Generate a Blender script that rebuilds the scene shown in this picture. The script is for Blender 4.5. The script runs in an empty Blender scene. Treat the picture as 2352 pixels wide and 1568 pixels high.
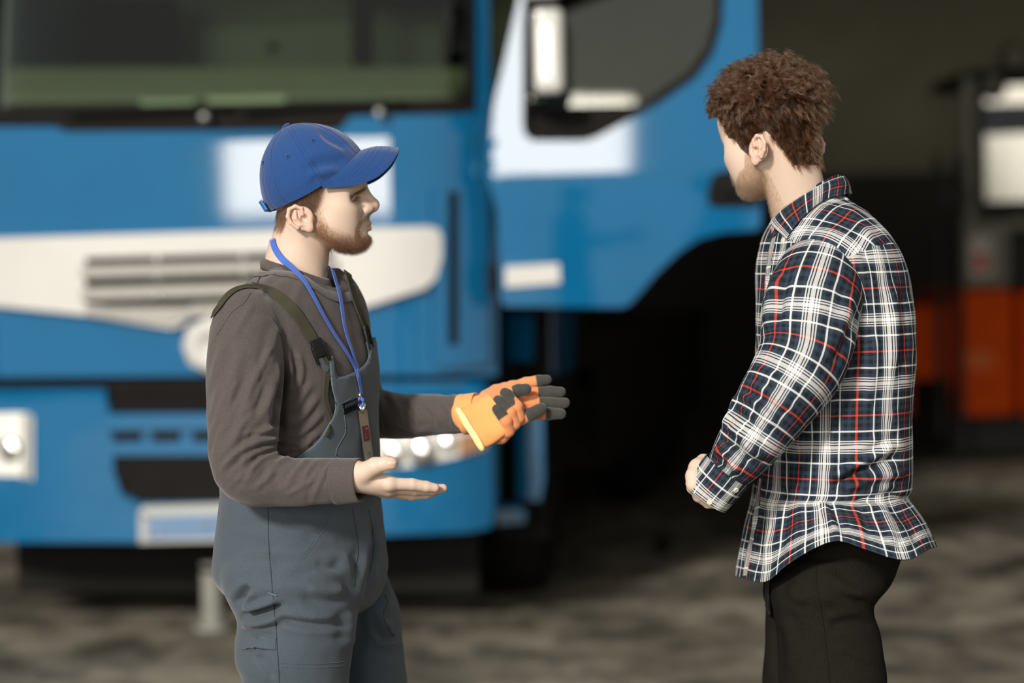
import bpy, bmesh, math, random
import numpy as np
from mathutils import Vector, Matrix
from mathutils.bvhtree import BVHTree
from mathutils.geometry import tessellate_polygon

scene = bpy.context.scene
COL = scene.collection
rng = np.random.default_rng(7)

# ------------------------------------------------------------------ camera, sky, sun, exposure
CAM_LOC = np.array([0.0, 0.0, 1.55])
LENS, SENSOR, W_PX, H_PX = 85.0, 36.0, 2352.0, 1568.0
FPX = LENS / SENSOR * W_PX
PITCH, ROLL = math.radians(1.9), math.radians(1.15)

cam_data = bpy.data.cameras.new('camera')
cam_data.lens, cam_data.sensor_width, cam_data.sensor_fit = LENS, SENSOR, 'HORIZONTAL'
cam_data.dof.use_dof = True
cam_data.dof.focus_distance = 4.33
cam_data.dof.aperture_fstop = 1.8
cam = bpy.data.objects.new('camera', cam_data)
COL.objects.link(cam)
cam_rot = Matrix.Rotation(math.pi / 2 - PITCH, 4, 'X') @ Matrix.Rotation(-ROLL, 4, 'Z')
cam.matrix_world = Matrix.Translation(Vector(CAM_LOC)) @ cam_rot
scene.camera = cam
CAM_R = np.array(cam_rot.to_3x3())

vs = scene.view_settings
scene.display_settings.display_device = 'sRGB'
vs.view_transform, vs.look, vs.gamma, vs.use_curve_mapping = 'Standard', 'None', 1.0, False
vs.exposure = 0.0

world = bpy.data.worlds.new('sky')
scene.world = world
world.use_nodes = True
wn = world.node_tree.nodes
bg = wn['Background']
bg.inputs['Color'].default_value = (1.0, 0.98, 0.94, 1)
bg.inputs['Strength'].default_value = 0.42

sun_data = bpy.data.lights.new('sun', 'SUN')
sun_data.energy = 3.7
sun_data.color = (1.0, 0.95, 0.88)
sun_data.angle = math.radians(7.0)
sun = bpy.data.objects.new('sun', sun_data)
COL.objects.link(sun)
sun_dir = Vector((-0.38, -0.83, 0.41)).normalized()
sun.rotation_euler = sun_dir.to_track_quat('Z', 'Y').to_euler()
sun.location = (-6, -6, 5)

def area_lamp(name, loc, target, sx, sy, power, color):
    d = bpy.data.lights.new(name, 'AREA')
    d.shape, d.size, d.size_y, d.energy, d.color = 'RECTANGLE', sx, sy, power, color
    o = bpy.data.objects.new(name, d)
    COL.objects.link(o)
    o.location = loc
    o.rotation_euler = (Vector(loc) - Vector(target)).to_track_quat('Z', 'Y').to_euler()
    return o
# bright open sky over the yard, in front of the garage door
area_lamp('yard_daylight', (-8.9, -20.0, 4.95), (-0.9, 9.5, 1.6), 13.6, 5.1, 2450, (1.0, 0.91, 0.79))

# ------------------------------------------------------------------ helpers
def ray(px, py):
    d = np.array([(px - W_PX / 2) / FPX, -(py - H_PX / 2) / FPX, -1.0])
    return CAM_R @ d
def P(px, py, Y):
    d = ray(px, py)
    return CAM_LOC + d * (Y - CAM_LOC[1]) / d[1]
def PV(pts):
    return np.array([P(*p) for p in pts])
def proj(v):
    v = np.asarray(v, float)
    c = (v - CAM_LOC) @ CAM_R
    return np.stack([W_PX / 2 + FPX * c[..., 0] / -c[..., 2], H_PX / 2 - FPX * c[..., 1] / -c[..., 2]], -1)

def srgb(r, g, b):
    f = lambda c: (c / 255 / 12.92) if c / 255 <= 0.04045 else ((c / 255 + 0.055) / 1.055) ** 2.4
    return (f(r), f(g), f(b), 1)

def mat(name, color, rough=0.5, metal=0.0, coat=0.0, spec=0.5, noise=0.0, scale=20.0, bump=0.0, bscale=200.0, sheen=0.0,
        ior=1.5, coat_ior=1.5, coat_rough=0.03):
    m = bpy.data.materials.new(name)
    m.use_nodes = True
    nt = m.node_tree
    b = nt.nodes['Principled BSDF']
    b.inputs['Base Color'].default_value = color
    b.inputs['Roughness'].default_value = rough
    b.inputs['Metallic'].default_value = metal
    b.inputs['Specular IOR Level'].default_value = spec
    b.inputs['Coat Weight'].default_value = coat
    b.inputs['Coat IOR'].default_value = coat_ior
    b.inputs['Coat Roughness'].default_value = coat_rough
    b.inputs['Sheen Weight'].default_value = sheen
    b.inputs['IOR'].default_value = ior
    tc = nt.nodes.new('ShaderNodeTexCoord')
    if noise:
        n = nt.nodes.new('ShaderNodeTexNoise')
        n.inputs['Scale'].default_value = scale
        n.inputs['Detail'].default_value = 5
        nt.links.new(tc.outputs['Object'], n.inputs['Vector'])
        r = nt.nodes.new('ShaderNodeMapRange')
        r.inputs[1].default_value, r.inputs[2].default_value = 0.3, 0.7
        r.inputs[3].default_value, r.inputs[4].default_value = 1 - noise, 1 + noise
        nt.links.new(n.outputs['Fac'], r.inputs[0])
        x = nt.nodes.new('ShaderNodeMix')
        x.data_type, x.blend_type = 'RGBA', 'MULTIPLY'
        x.inputs[0].default_value = 1
        x.inputs[6].default_value = color
        nt.links.new(r.outputs[0], x.inputs[7])
        nt.links.new(x.outputs[2], b.inputs['Base Color'])
    if bump:
        n2 = nt.nodes.new('ShaderNodeTexNoise')
        n2.inputs['Scale'].default_value = bscale
        n2.inputs['Detail'].default_value = 3
        nt.links.new(tc.outputs['Object'], n2.inputs['Vector'])
        bp = nt.nodes.new('ShaderNodeBump')
        bp.inputs['Strength'].default_value = bump
        bp.inputs['Distance'].default_value = 0.002
        nt.links.new(n2.outputs['Fac'], bp.inputs['Height'])
        nt.links.new(bp.outputs['Normal'], b.inputs['Normal'])
    return m

def tag(o, label=None, cat=None, group=None, kind=None):
    if label: o['label'] = label
    if cat: o['category'] = cat
    if group: o['group'] = group
    if kind: o['kind'] = kind
    return o
def empty(name, loc, rz=0.0):
    o = bpy.data.objects.new(name, None)
    o.empty_display_size = 0.1
    COL.objects.link(o)
    o.location = loc
    o.rotation_euler = (0, 0, rz)
    return o
BASE = {}
def world_empty(name, loc):
    """an Empty at a thing's base whose parts are modelled in world coordinates"""
    o = empty(name, loc)
    BASE[o.name] = Matrix.Translation(Vector(loc)).inverted()
    return o
def link(name, me, m, parent=None, smooth=True, kind=None):
    """links mesh `me`; vertices are given in the parent's own frame"""
    if m is not None and len(me.materials) == 0:
        for mm in (m if isinstance(m, (list, tuple)) else [m]):
            me.materials.append(mm)
    if smooth:
        me.polygons.foreach_set('use_smooth', np.ones(len(me.polygons), bool))
    o = bpy.data.objects.new(name, me)
    COL.objects.link(o)
    if parent is not None:
        o.parent = parent
        if parent.name in BASE: o.matrix_parent_inverse = BASE[parent.name]
    if kind: o['kind'] = kind
    return o
def pydata(name, v, f, m=None, parent=None, smooth=True, kind=None):
    me = bpy.data.meshes.new(name)
    me.from_pydata([tuple(map(float, p)) for p in v], [], [tuple(int(i) for i in q) for q in f])
    me.update()
    return link(name, me, m, parent, smooth, kind)
def bm_obj(name, bm, m, parent=None, smooth=False, kind=None, bevel=0.0, seg=2):
    if bevel:
        bmesh.ops.bevel(bm, geom=[e for e in bm.edges if e.calc_face_angle(0) > 0.5], offset=bevel, segments=seg, affect='EDGES', profile=0.6)
    bmesh.ops.recalc_face_normals(bm, faces=bm.faces)
    me = bpy.data.meshes.new(name)
    bm.to_mesh(me)
    bm.free()
    return link(name, me, m, parent, smooth, kind)
def bm_box(bm, x0, x1, y0, y1, z0, z1, rot=None):
    M = Matrix.Translation(((x0 + x1) / 2, (y0 + y1) / 2, (z0 + z1) / 2))
    if rot is not None: M = M @ rot
    M = M @ Matrix.Diagonal((abs(x1 - x0), abs(y1 - y0), abs(z1 - z0), 1))
    bmesh.ops.create_cube(bm, size=1, matrix=M)
def box(name, x0, x1, y0, y1, z0, z1, m, parent=None, bevel=0.01, kind=None, smooth=False):
    bm = bmesh.new()
    bm_box(bm, x0, x1, y0, y1, z0, z1)
    return bm_obj(name, bm, m, parent, smooth, kind, bevel)
def bm_cyl(bm, a, b, r, r2=None, n=24):
    a, b = Vector(a), Vector(b)
    d = b - a
    M = Matrix.Translation((a + b) / 2) @ d.to_track_quat('Z', 'Y').to_matrix().to_4x4()
    bmesh.ops.create_cone(bm, cap_ends=True, segments=n, radius1=r, radius2=r if r2 is None else r2, depth=d.length, matrix=M)
def cyl(name, a, b, r, m, parent=None, r2=None, n=24, bevel=0.0, smooth=False):
    bm = bmesh.new()
    bm_cyl(bm, a, b, r, r2, n)
    return bm_obj(name, bm, m, parent, smooth, None, bevel)
def catmull(pts, n):
    pts = np.asarray(pts, float)
    if len(pts) == 2:
        return pts[0] + (pts[1] - pts[0]) * np.linspace(0, 1, n)[:, None]
    p = np.vstack([2 * pts[0] - pts[1], pts, 2 * pts[-1] - pts[-2]])
    t = np.linspace(0, len(pts) - 1 - 1e-9, n)
    i = t.astype(int)
    u = (t - i)[:, None]
    a, b, c, d = p[i], p[i + 1], p[i + 2], p[i + 3]
    return 0.5 * (2 * b + (c - a) * u + (2 * a - 5 * b + 4 * c - d) * u ** 2 + (3 * b - a - 3 * c + d) * u ** 3)
def tube_mesh(path, radii, nu=16, cap=True, flat=1.0, up=(0, 0, 1)):
    path = np.asarray(path, float)
    n = len(path)
    radii = np.broadcast_to(np.asarray(radii, float), (n,))
    T = np.gradient(path, axis=0)
    T /= np.linalg.norm(T, axis=1)[:, None] + 1e-12
    v, f = [], []
    ref = np.asarray(up, float)
    for i in range(n):
        u = np.cross(ref, T[i])
        if np.linalg.norm(u) < 1e-3: u = np.cross([1, 0, 0.3], T[i])
        u /= np.linalg.norm(u)
        w = np.cross(T[i], u)
        for k in range(nu):
            a = 2 * math.pi * k / nu
            v.append(path[i] + radii[i] * (math.cos(a) * u + flat * math.sin(a) * w))
    for i in range(n - 1):
        for k in range(nu):
            k2 = (k + 1) % nu
            f.append((i * nu + k, i * nu + k2, (i + 1) * nu + k2, (i + 1) * nu + k))
    if cap:
        f.append(tuple(reversed(range(nu))))
        f.append(tuple((n - 1) * nu + k for k in range(nu)))
    return v, f
def tube(name, path, radii, m, parent=None, nu=12, flat=1.0, up=(0, 0, 1)):
    v, f = tube_mesh(path, radii, nu, True, flat, up)
    return pydata(name, v, f, m, parent)
# ------------------------------------------------------------------ the hall
def floor_material():
    m = bpy.data.materials.new('oily_concrete')
    m.use_nodes = True
    nt = m.node_tree
    b = nt.nodes['Principled BSDF']
    tc = nt.nodes.new('ShaderNodeTexCoord')
    def noise(scale, detail, mx=None):
        n = nt.nodes.new('ShaderNodeTexNoise')
        n.inputs['Scale'].default_value, n.inputs['Detail'].default_value = scale, detail
        src = tc.outputs['Object']
        if mx:
            mp = nt.nodes.new('ShaderNodeMapping')
            mp.inputs['Scale'].default_value = mx
            nt.links.new(src, mp.inputs[0])
            src = mp.outputs[0]
        nt.links.new(src, n.inputs['Vector'])
        return n
    n1, n2 = noise(1.1, 6), noise(4.5, 6, (1.0, 0.55, 1.0))
    r1 = nt.nodes.new('ShaderNodeValToRGB')
    r1.color_ramp.elements[0].position, r1.color_ramp.elements[0].color = 0.34, (0.07, 0.062, 0.046, 1)
    r1.color_ramp.elements[1].position, r1.color_ramp.elements[1].color = 0.60, (0.24, 0.215, 0.165, 1)
    nt.links.new(n1.outputs['Fac'], r1.inputs[0])
    r2 = nt.nodes.new('ShaderNodeValToRGB')
    r2.color_ramp.elements[0].position, r2.color_ramp.elements[0].color = 0.36, (0.42, 0.42, 0.42, 1)
    r2.color_ramp.elements[1].position, r2.color_ramp.elements[1].color = 0.58, (1.15, 1.15, 1.15, 1)
    nt.links.new(n2.outputs['Fac'], r2.inputs[0])
    x = nt.nodes.new('ShaderNodeMix')
    x.data_type, x.blend_type = 'RGBA', 'MULTIPLY'
    x.inputs[0].default_value = 1
    nt.links.new(r1.outputs[0], x.inputs[6])
    nt.links.new(r2.outputs[0], x.inputs[7])
    nt.links.new(x.outputs[2], b.inputs['Base Color'])
    b.inputs['Roughness'].default_value = 0.75
    b.inputs['Specular IOR Level'].default_value = 0.25
    return m
M_wall = mat('olive_wall', srgb(124, 121, 102), 0.8, noise=0.12, scale=2.0)
M_dado = mat('dark_dado', srgb(36, 33, 27), 0.7, noise=0.2, scale=3.0)
M_ceil = mat('dark_roof', srgb(58, 56, 50), 0.8, noise=0.1, scale=2.0)
box('floor', -9, 10, -6, 22.2, -0.2, 0, floor_material(), None, 0, 'structure')
box('wall_back', -9, 10, 22, 22.25, 0, 6, M_wall, None, 0, 'structure')
box('wall_left', -9.25, -9, 9.0, 22.25, 0, 6, M_wall, None, 0, 'structure')
box('wall_right', 10, 10.25, 9.0, 22.25, 0, 6, M_wall, None, 0, 'structure')
box('ceiling', -9.25, 10.25, 9.0, 22.25, 6, 6.2, M_ceil, None, 0, 'structure')
box('trim_shade_lintel', -9.25, 10.25, 8.8, 9.05, 4.2, 6.2, M_wall, None, 0, 'structure')  # unseen, hung low so that the sun misses the forklift
box('trim_dado', -9, 10, 21.94, 22, 0, 2.28, M_dado, None, 0, 'structure')
# ------------------------------------------------------------------ the blue lorry
M_blue = mat('blue_paint', srgb(10, 92, 136), 0.5, spec=0.0, coat=1.0, coat_ior=1.75, coat_rough=0.04, noise=0.05, scale=3.0)
M_cream = mat('cream_paint', srgb(196, 194, 189), 0.5, coat=0.3, noise=0.03, scale=4.0)
M_black = mat('black_plastic', srgb(22, 20, 19), 0.8, noise=0.1, scale=8.0, spec=0.12)
M_chassis = mat('oily_black_steel', srgb(20, 19, 17), 0.75, noise=0.2, scale=6.0, spec=0.15)
M_rubber = mat('tyre_rubber', srgb(22, 21, 20), 0.85, noise=0.1, scale=30.0, spec=0.15)
M_mesh = mat('grille_mesh_grey', srgb(158, 155, 148), 0.6, noise=0.1, scale=40.0)
M_chrome = mat('bright_chrome', srgb(225, 225, 222), 0.16, metal=1.0)
M_silver = mat('silver_paint', srgb(176, 178, 172), 0.3, metal=0.5, coat=0.6)
M_lens = mat('headlamp_reflector', srgb(246, 244, 236), 0.3, metal=0.15, coat=1.0, coat_ior=1.8)
M_seat = mat('dark_seat_cloth', srgb(9, 9, 8), 0.95, spec=0.05, noise=0.1, scale=10)
M_inside = mat('cab_lining', srgb(120, 126, 108), 0.9, noise=0.06, scale=5)
M_dash = mat('dashboard_vinyl', srgb(98, 100, 84), 0.8, noise=0.06, scale=6)
M_mirrorface = mat('mirror_pale', srgb(200, 200, 194), 0.35, coat=1.0, coat_ior=1.8)
def glass_material(name, tint, refl):
    m = bpy.data.materials.new(name)
    m.use_nodes = True
    nt = m.node_tree
    nt.nodes.remove(nt.nodes['Principled BSDF'])
    out = nt.nodes['Material Output']
    tr = nt.nodes.new('ShaderNodeBsdfTransparent'); tr.inputs[0].default_value = tint
    gl = nt.nodes.new('ShaderNodeBsdfGlossy'); gl.inputs['Roughness'].default_value = 0.02
    fr = nt.nodes.new('ShaderNodeFresnel'); fr.inputs[0].default_value = refl
    mx = nt.nodes.new('ShaderNodeMixShader')
    nt.links.new(fr.outputs[0], mx.inputs[0]); nt.links.new(tr.outputs[0], mx.inputs[1]); nt.links.new(gl.outputs[0], mx.inputs[2])
    nt.links.new(mx.outputs[0], out.inputs[0])
    return m
M_glass = glass_material('windscreen_glass', (0.80, 0.86, 0.78, 1), 1.5)

TYAW = math.radians(10)
_t0 = P(470, 600, 10.1)
T0 = np.array([_t0[0], _t0[1], 0.0])
EX = np.array([math.cos(TYAW), -math.sin(TYAW), 0.0])
EY = np.array([math.sin(TYAW), math.cos(TYAW), 0.0])
truck = tag(empty('truck', T0, -TYAW), 'blue lorry with cream grille stripe and open driver door behind the two men', 'truck')

def tf(px, py, yl):
    """point of the lorry's own plane y = yl seen at a pixel of the photograph"""
    d = ray(px, py)
    o = CAM_LOC - T0
    t = (yl - o @ EY) / (d @ EY)
    q = o + d * t
    return np.array([q @ EX, yl, q[2]])
def yfront(x, z):
    y = 0.34 * min(1.0, abs(x) / 1.25) ** 6
    if z > 2.07: y += (z - 2.07) * 0.12
    if z < 1.02: y -= 0.05
    return y
def S(px, py, off=0.0):
    y = 0.0
    for _ in range(8):
        q = tf(px, py, y)
        y = yfront(q[0], q[2])
    q = tf(px, py, y)
    q[1] -= off
    return q
def strip_mesh(top, bot, fn, thick, nx=24, ny=8):
    top, bot = np.asarray(top, float), np.asarray(bot, float)
    x0, x1 = max(top[0, 0], bot[0, 0]), min(top[-1, 0], bot[-1, 0])
    xs = np.unique(np.concatenate([np.linspace(x0, x1, nx), top[:, 0], bot[:, 0]]))
    xs = xs[(xs >= x0) & (xs <= x1)]
    yt, yb = np.interp(xs, top[:, 0], top[:, 1]), np.interp(xs, bot[:, 0], bot[:, 1])
    v, f = [], []
    n, mny = len(xs), ny + 1
    for layer in (0, 1):
        for i in range(n):
            for j in range(mny):
                q = fn(xs[i], yt[i] + (yb[i] - yt[i]) * j / ny)
                v.append((q[0], q[1] + layer * thick, q[2]))
    L = n * mny
    idx = lambda i, j, l=0: l * L + i * mny + j
    for i in range(n - 1):
        for j in range(ny):
            f.append((idx(i, j), idx(i, j + 1), idx(i + 1, j + 1), idx(i + 1, j)))
            f.append((idx(i, j, 1), idx(i + 1, j, 1), idx(i + 1, j + 1, 1), idx(i, j + 1, 1)))
    ring = [(i, 0) for i in range(n)] + [(n - 1, j) for j in range(1, mny)] + [(i, ny) for i in range(n - 2, -1, -1)] + [(0, j) for j in range(ny - 1, 0, -1)]
    for (a, b) in zip(ring, ring[1:] + ring[:1]):
        f.append((idx(*a), idx(*b), idx(*b, 1), idx(*a, 1)))
    return v, f
def panel(name, top, bot, m, parent=None, off=0.0, thick=0.03, nx=24, ny=8, kind=None):
    v, f = strip_mesh(top, bot, lambda a, b: S(a, b, off), thick, nx, ny)
    o = pydata(name, v, f, m, parent or truck, True, kind)
    o.data.set_sharp_from_angle(angle=math.radians(40))
    return o

# cab skin, from the windscreen sill down
panel('front_panel', [(-150, 292), (128, 292), (150, 303), (780, 300), (806, 268), (1060, 262), (1092, 256), (1096, -40), (1108, -40), (1140, 300)],
      [(-150, 560), (0, 556), (640, 538), (1140, 522)], M_blue, nx=60, ny=14)
panel('lower_panel', [(-150, 540), (1142, 516)], [(-150, 868), (560, 862), (1142, 862)], M_blue, off=-0.004, nx=40, ny=10)
panel('corner_pillar', [(1092, -190), (1124, -190)], [(1092, 262), (1132, 262)], M_blue, nx=4, ny=10)
panel('corner_deflector', [(1000, 430), (1128, 424)], [(1000, 838), (1030, 846), (1142, 830)], M_blue, off=0.035, thick=0.05, nx=14, ny=10)
panel('deflector_slot', [(1036, 440), (1060, 440)], [(1030, 790), (1056, 790)], M_black, off=0.045, thick=0.02, nx=4, ny=8)
# cream stripe with the grille in it
stripe = panel('grille_stripe', [(-150, 556), (0, 547), (560, 530), (990, 520), (1012, 526), (1020, 545)],
      [(-150, 680), (0, 702), (200, 722), (400, 754), (420, 748), (440, 728), (460, 716), (560, 712), (640, 716), (840, 706), (980, 662), (1006, 640), (1020, 590)],
      M_cream, off=0.045, thick=0.05, nx=60, ny=8)
panel('grille_opening', [(190, 592), (792, 575)], [(206, 700), (330, 712), (410, 712), (450, 700), (770, 690)], M_black, stripe, off=0.05, thick=0.02, nx=20, ny=4)
for (a, b, c, d) in ((610, 595, 638, 620), (660, 643, 688, 669)):
    panel('grille_slat', [(194, a), (790, b)], [(198, c), (780, d)], M_mesh, stripe, off=0.075, thick=0.03, nx=20, ny=3)
panel('grille_slat', [(206, 706), (560, 702)], [(206, 722), (400, 745), (430, 728), (560, 716)], M_mesh, stripe, off=0.058, thick=0.02, nx=16, ny=3)
for px, py in ((376, 593), (378, 634), (380, 680), (572, 590), (574, 626)):
    q = S(px, py, 0.085)
    bm = bmesh.new()
    bmesh.ops.create_uvsphere(bm, u_segments=12, v_segments=8, radius=0.013, matrix=Matrix.Translation(q))
    bm_obj('grille_rivet', bm, M_chrome, stripe, True)
# lozenge shaped maker's emblem, half behind the mechanic's arm
bm = bmesh.new()
q = S(496, 792, 0.07)
lz = [(0, .125), (.10, .075), (.125, 0), (.10, -.075), (0, -.125), (-.10, -.075), (-.125, 0), (-.10, .075)]
fr = [bm.verts.new((q[0] + a, q[1], q[2] + b)) for a, b in lz]
inn = [bm.verts.new((q[0] + a * .45, q[1] - .012, q[2] + b * .5)) for a, b in lz]
inb = [bm.verts.new((q[0] + a * .40, q[1] + .01, q[2] + b * .44)) for a, b in lz]
bk = [bm.verts.new((q[0] + a, q[1] + .05, q[2] + b)) for a, b in lz]
for i in range(8):
    j = (i + 1) % 8
    bm.faces.new((fr[i], fr[j], inn[j], inn[i])); bm.faces.new((inn[i], inn[j], inb[j], inb[i])); bm.faces.new((fr[j], fr[i], bk[i], bk[j]))
bm.faces.new(inb)
bm_obj('emblem', bm, M_cream, truck, True, None, 0.006)

# sill, wipers, windscreen and the cab behind it
panel('wiper_cowl', [(-150, 250), (100, 246), (1060, 226), (1092, 190)], [(-150, 298), (130, 298), (152, 308), (780, 304), (808, 272), (1060, 266), (1092, 258)], M_black, off=-0.004, thick=0.04, nx=40, ny=4)
panel('windscreen_seal', [(1072, -190), (1094, -190)], [(1072, 236), (1094, 262)], M_black, off=0.003, thick=0.03, nx=3, ny=10)
panel('windscreen', [(-150, -200), (1080, -220)], [(-150, 262), (1080, 242)], M_glass, off=-0.01, thick=0.006, nx=30, ny=8)
for (x0, y0, x1, y1) in ((160, 262, 540, 246), (560, 252, 940, 236)):
    a, b = S(x0, y0, 0.05), S(x1, y1, 0.03)
    w = tube('wiper', [a, (a + b) / 2 + [0, -.01, .005], b], 0.012, M_black, truck, 8)
    c = S(x1 - 60, y1 + 24, 0.05)
    bm = bmesh.new()
    bm_cyl(bm, c, c + np.array([0, -0.035, 0]), 0.022, 0.016, 14)
    bm_obj('wiper_nut', bm, M_silver, w, True)
cabx = 1.19
box('cab_floor', -cabx, cabx, 0.42, 2.1, 1.0, 1.1, M_chassis, truck, 0.01)
box('cab_rear_wall', -cabx, cabx, 2.05, 2.12, 1.0, 3.0, M_inside, truck, 0.01)
box('cab_roof', -cabx, cabx, 0.30, 2.12, 2.96, 3.05, M_blue, truck, 0.03)
box('cab_side', -1.25, -1.19, 0.36, 2.12, 1.0, 3.0, M_blue, truck, 0.02)
box('rear_pillar', 1.16, 1.24, 1.45, 2.12, 1.0, 3.0, M_blue, truck, 0.02)
box('door_sill', 1.16, 1.24, 0.42, 2.12, 0.86, 1.02, M_chassis, truck, 0.02)
box('rear_window_curtain', -0.62, 0.42, 2.0, 2.04, 1.75, 2.75, mat('grey_green_curtain', srgb(142, 150, 130), 0.9, noise=0.05, scale=4), truck, 0.01)
v, f = strip_mesh([(-150, 150), (1085, 150)], [(-150, 250), (1085, 236)], lambda a, b: (lambda q: (q[0], 0.72 - (b - 150) / 90 * 0.45, q[2]))(tf(a, b, 0.6)), 0.25, 20, 6)
dash = pydata('dashboard', v, f, M_dash, truck)
panel('dash_paper', [(305, 226), (430, 226)], [(305, 252), (430, 250)], mat('grey_paper', srgb(140, 150, 134), 0.8), dash, off=-0.10, thick=0.004, nx=4, ny=2)
panel('dash_paper', [(460, 220), (640, 216)], [(460, 246), (640, 240)], mat('pale_paper', srgb(150, 154, 134), 0.8), dash, off=-0.10, thick=0.004, nx=4, ny=2)
def seat(x, holed):
    s = empty('seat', (x, 1.25, 1.36)); s.parent = truck
    box('seat_cushion', -.27, .27, -.35, .25, .30, .48, M_seat, s, 0.05)
    bm = bmesh.new()
    bm_box(bm, -.27, .27, .22, .38, .45, 1.02)
    bm_obj('seat_back', bm, M_seat, s, True, None, 0.05, 3)
    bm = bmesh.new()
    if holed:                                                       # the shoulder part is an open hoop
        for (a, b, c, d) in ((-.27, -.17, .98, 1.46), (.17, .27, .98, 1.46), (-.27, .27, 1.40, 1.52)):
            bm_box(bm, a, b, .24, .36, c, d)
    else:
        bm_box(bm, -.25, .25, .24, .38, .98, 1.5)
    bm_obj('headrest', bm, M_seat, s, True, None, 0.04, 3)
    box('seat_base', -.22, .22, -.25, .22, .0, .3, M_chassis, s, 0.02)
seat(0.55, True)
seat(-0.84, False)
wheel = empty('steering_wheel', (0.55, 0.83, 1.86)); wheel.parent = truck
bm = bmesh.new()
pth = [(.21 * math.cos(a), .08 * math.sin(a), .19 * math.sin(a)) for a in np.linspace(0, 2 * math.pi, 33)]
vv, ff = tube_mesh(pth, 0.016, 10, False)
pydata('rim', vv, ff, M_black, wheel)
tube('spoke', [(-.2, 0, 0), (0, .02, -.02), (.2, 0, 0)], 0.018, M_black, wheel, 8)
tube('column', [(0, .02, -.02), (0, -.16, -.42)], 0.03, M_black, wheel, 10)
q = tf(576, 93, 1.6)
bm = bmesh.new(); bm_cyl(bm, (q[0], 1.98, q[2]), (q[0], 2.0, q[2]), .028, .028, 16)
bm_obj('curtain_button', bm, M_seat, truck, True)

# bumper
panel('bumper_gap', [(-150, 856), (1138, 856)], [(-150, 905), (1138, 900)], M_black, off=-0.05, thick=0.05, nx=20, ny=2)
bumper = panel('bumper', [(-150, 894), (248, 892), (262, 945), (262, 948), (1138, 945)], [(-150, 1243), (520, 1243), (880, 1228), (1080, 1220), (1130, 1210), (1138, 1170)], M_blue, off=0.03, thick=0.10, nx=50, ny=14)
panel('bumper_upper_strip', [(860, 878), (1120, 874)], [(860, 950), (1120, 950)], M_blue, bumper, off=0.034, thick=0.06, nx=12, ny=4)
panel('intake_grille', [(262, 872), (850, 866)], [(262, 946), (850, 944)], M_black, bumper, off=0.036, thick=0.05, nx=12, ny=3)
panel('bumper_ledge', [(262, 948), (850, 946)], [(262, 984), (850, 982)], M_blue, bumper, off=0.06, thick=0.05, nx=12, ny=3)
for x0 in (268, 356, 450, 545, 640, 735):
    panel('air_slot', [(x0, 990), (x0 + 62, 989)], [(x0, 1010), (x0 + 62, 1009)], M_black, bumper, off=0.045, thick=0.02, nx=3, ny=2)
panel('bumper_rail', [(262, 1014), (850, 1012)], [(262, 1042), (850, 1040)], M_blue, bumper, off=0.06, thick=0.05, nx=12, ny=3)
panel('intake_mouth', [(274, 1046), (850, 1044)], [(274, 1090), (290, 1130), (330, 1152), (850, 1148)], M_black, bumper, off=0.040, thick=0.03, nx=20, ny=4)
panel('intake_frame', [(252, 985), (270, 1000), (272, 1080), (292, 1136), (335, 1160)], [(252, 1050), (258, 1090), (280, 1145), (310, 1165), (335, 1170)], M_blue, bumper, off=0.06, thick=0.04, nx=14, ny=3)
plate = panel('number_plate', [(330, 1160), (640, 1150)], [(330, 1243), (640, 1236)], M_silver, truck, off=0.06, thick=0.02, nx=8, ny=3)
panel('plate_face', [(350, 1182), (628, 1172)], [(350, 1234), (628, 1227)], mat('plate_face_blue_grey', srgb(96, 126, 160), 0.25, coat=1.0), plate, off=0.064, thick=0.004, nx=8, ny=2)
for px, py in ((345, 1180), (370, 1218), (484, 1197), (612, 1186)):
    q = S(px, py, 0.075)
    bm = bmesh.new(); bm_cyl(bm, q, q + np.array([0, .02, 0]), .011, .011, 12)
    bm_obj('plate_screw', bm, M_chrome, plate, True)
# headlamps
def headlamp(top, bot, bulbs, ind):
    h = panel('headlight', top, bot, M_lens, truck, off=0.045, thick=0.04, nx=14, ny=5)
    for px, py, r in bulbs:
        q = S(px, py, 0.05)
        bm = bmesh.new()
        bmesh.ops.create_uvsphere(bm, u_segments=20, v_segments=12, radius=r, matrix=Matrix.Translation(q) @ Matrix.Diagonal((1, .35, 1, 1)))
        bm_obj('lamp_bowl', bm, M_chrome, h, True)
    panel('indicator', ind[0], ind[1], ind[2], h, off=0.052, thick=0.02, nx=5, ny=3)
    return h
headlamp([(-150, 955), (40, 946), (78, 948), (84, 960)], [(-150, 1088), (50, 1090), (84, 1100)], ((-20, 1005, .07), (34, 1030, .055)),
         ([(54, 950), (80, 950)], [(62, 1094), (84, 1098)], M_silver))
headlamp([(856, 1000), (1120, 985)], [(856, 1072), (950, 1068), (1060, 1046), (1120, 1028)], ((908, 1040, .05), (972, 1036, .06), (1030, 1016, .035)),
         ([(1060, 996), (1118, 990)], [(1060, 1044), (1118, 1028)], mat('amber_lamp', srgb(176, 130, 92), 0.3, coat=1.0)))
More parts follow.
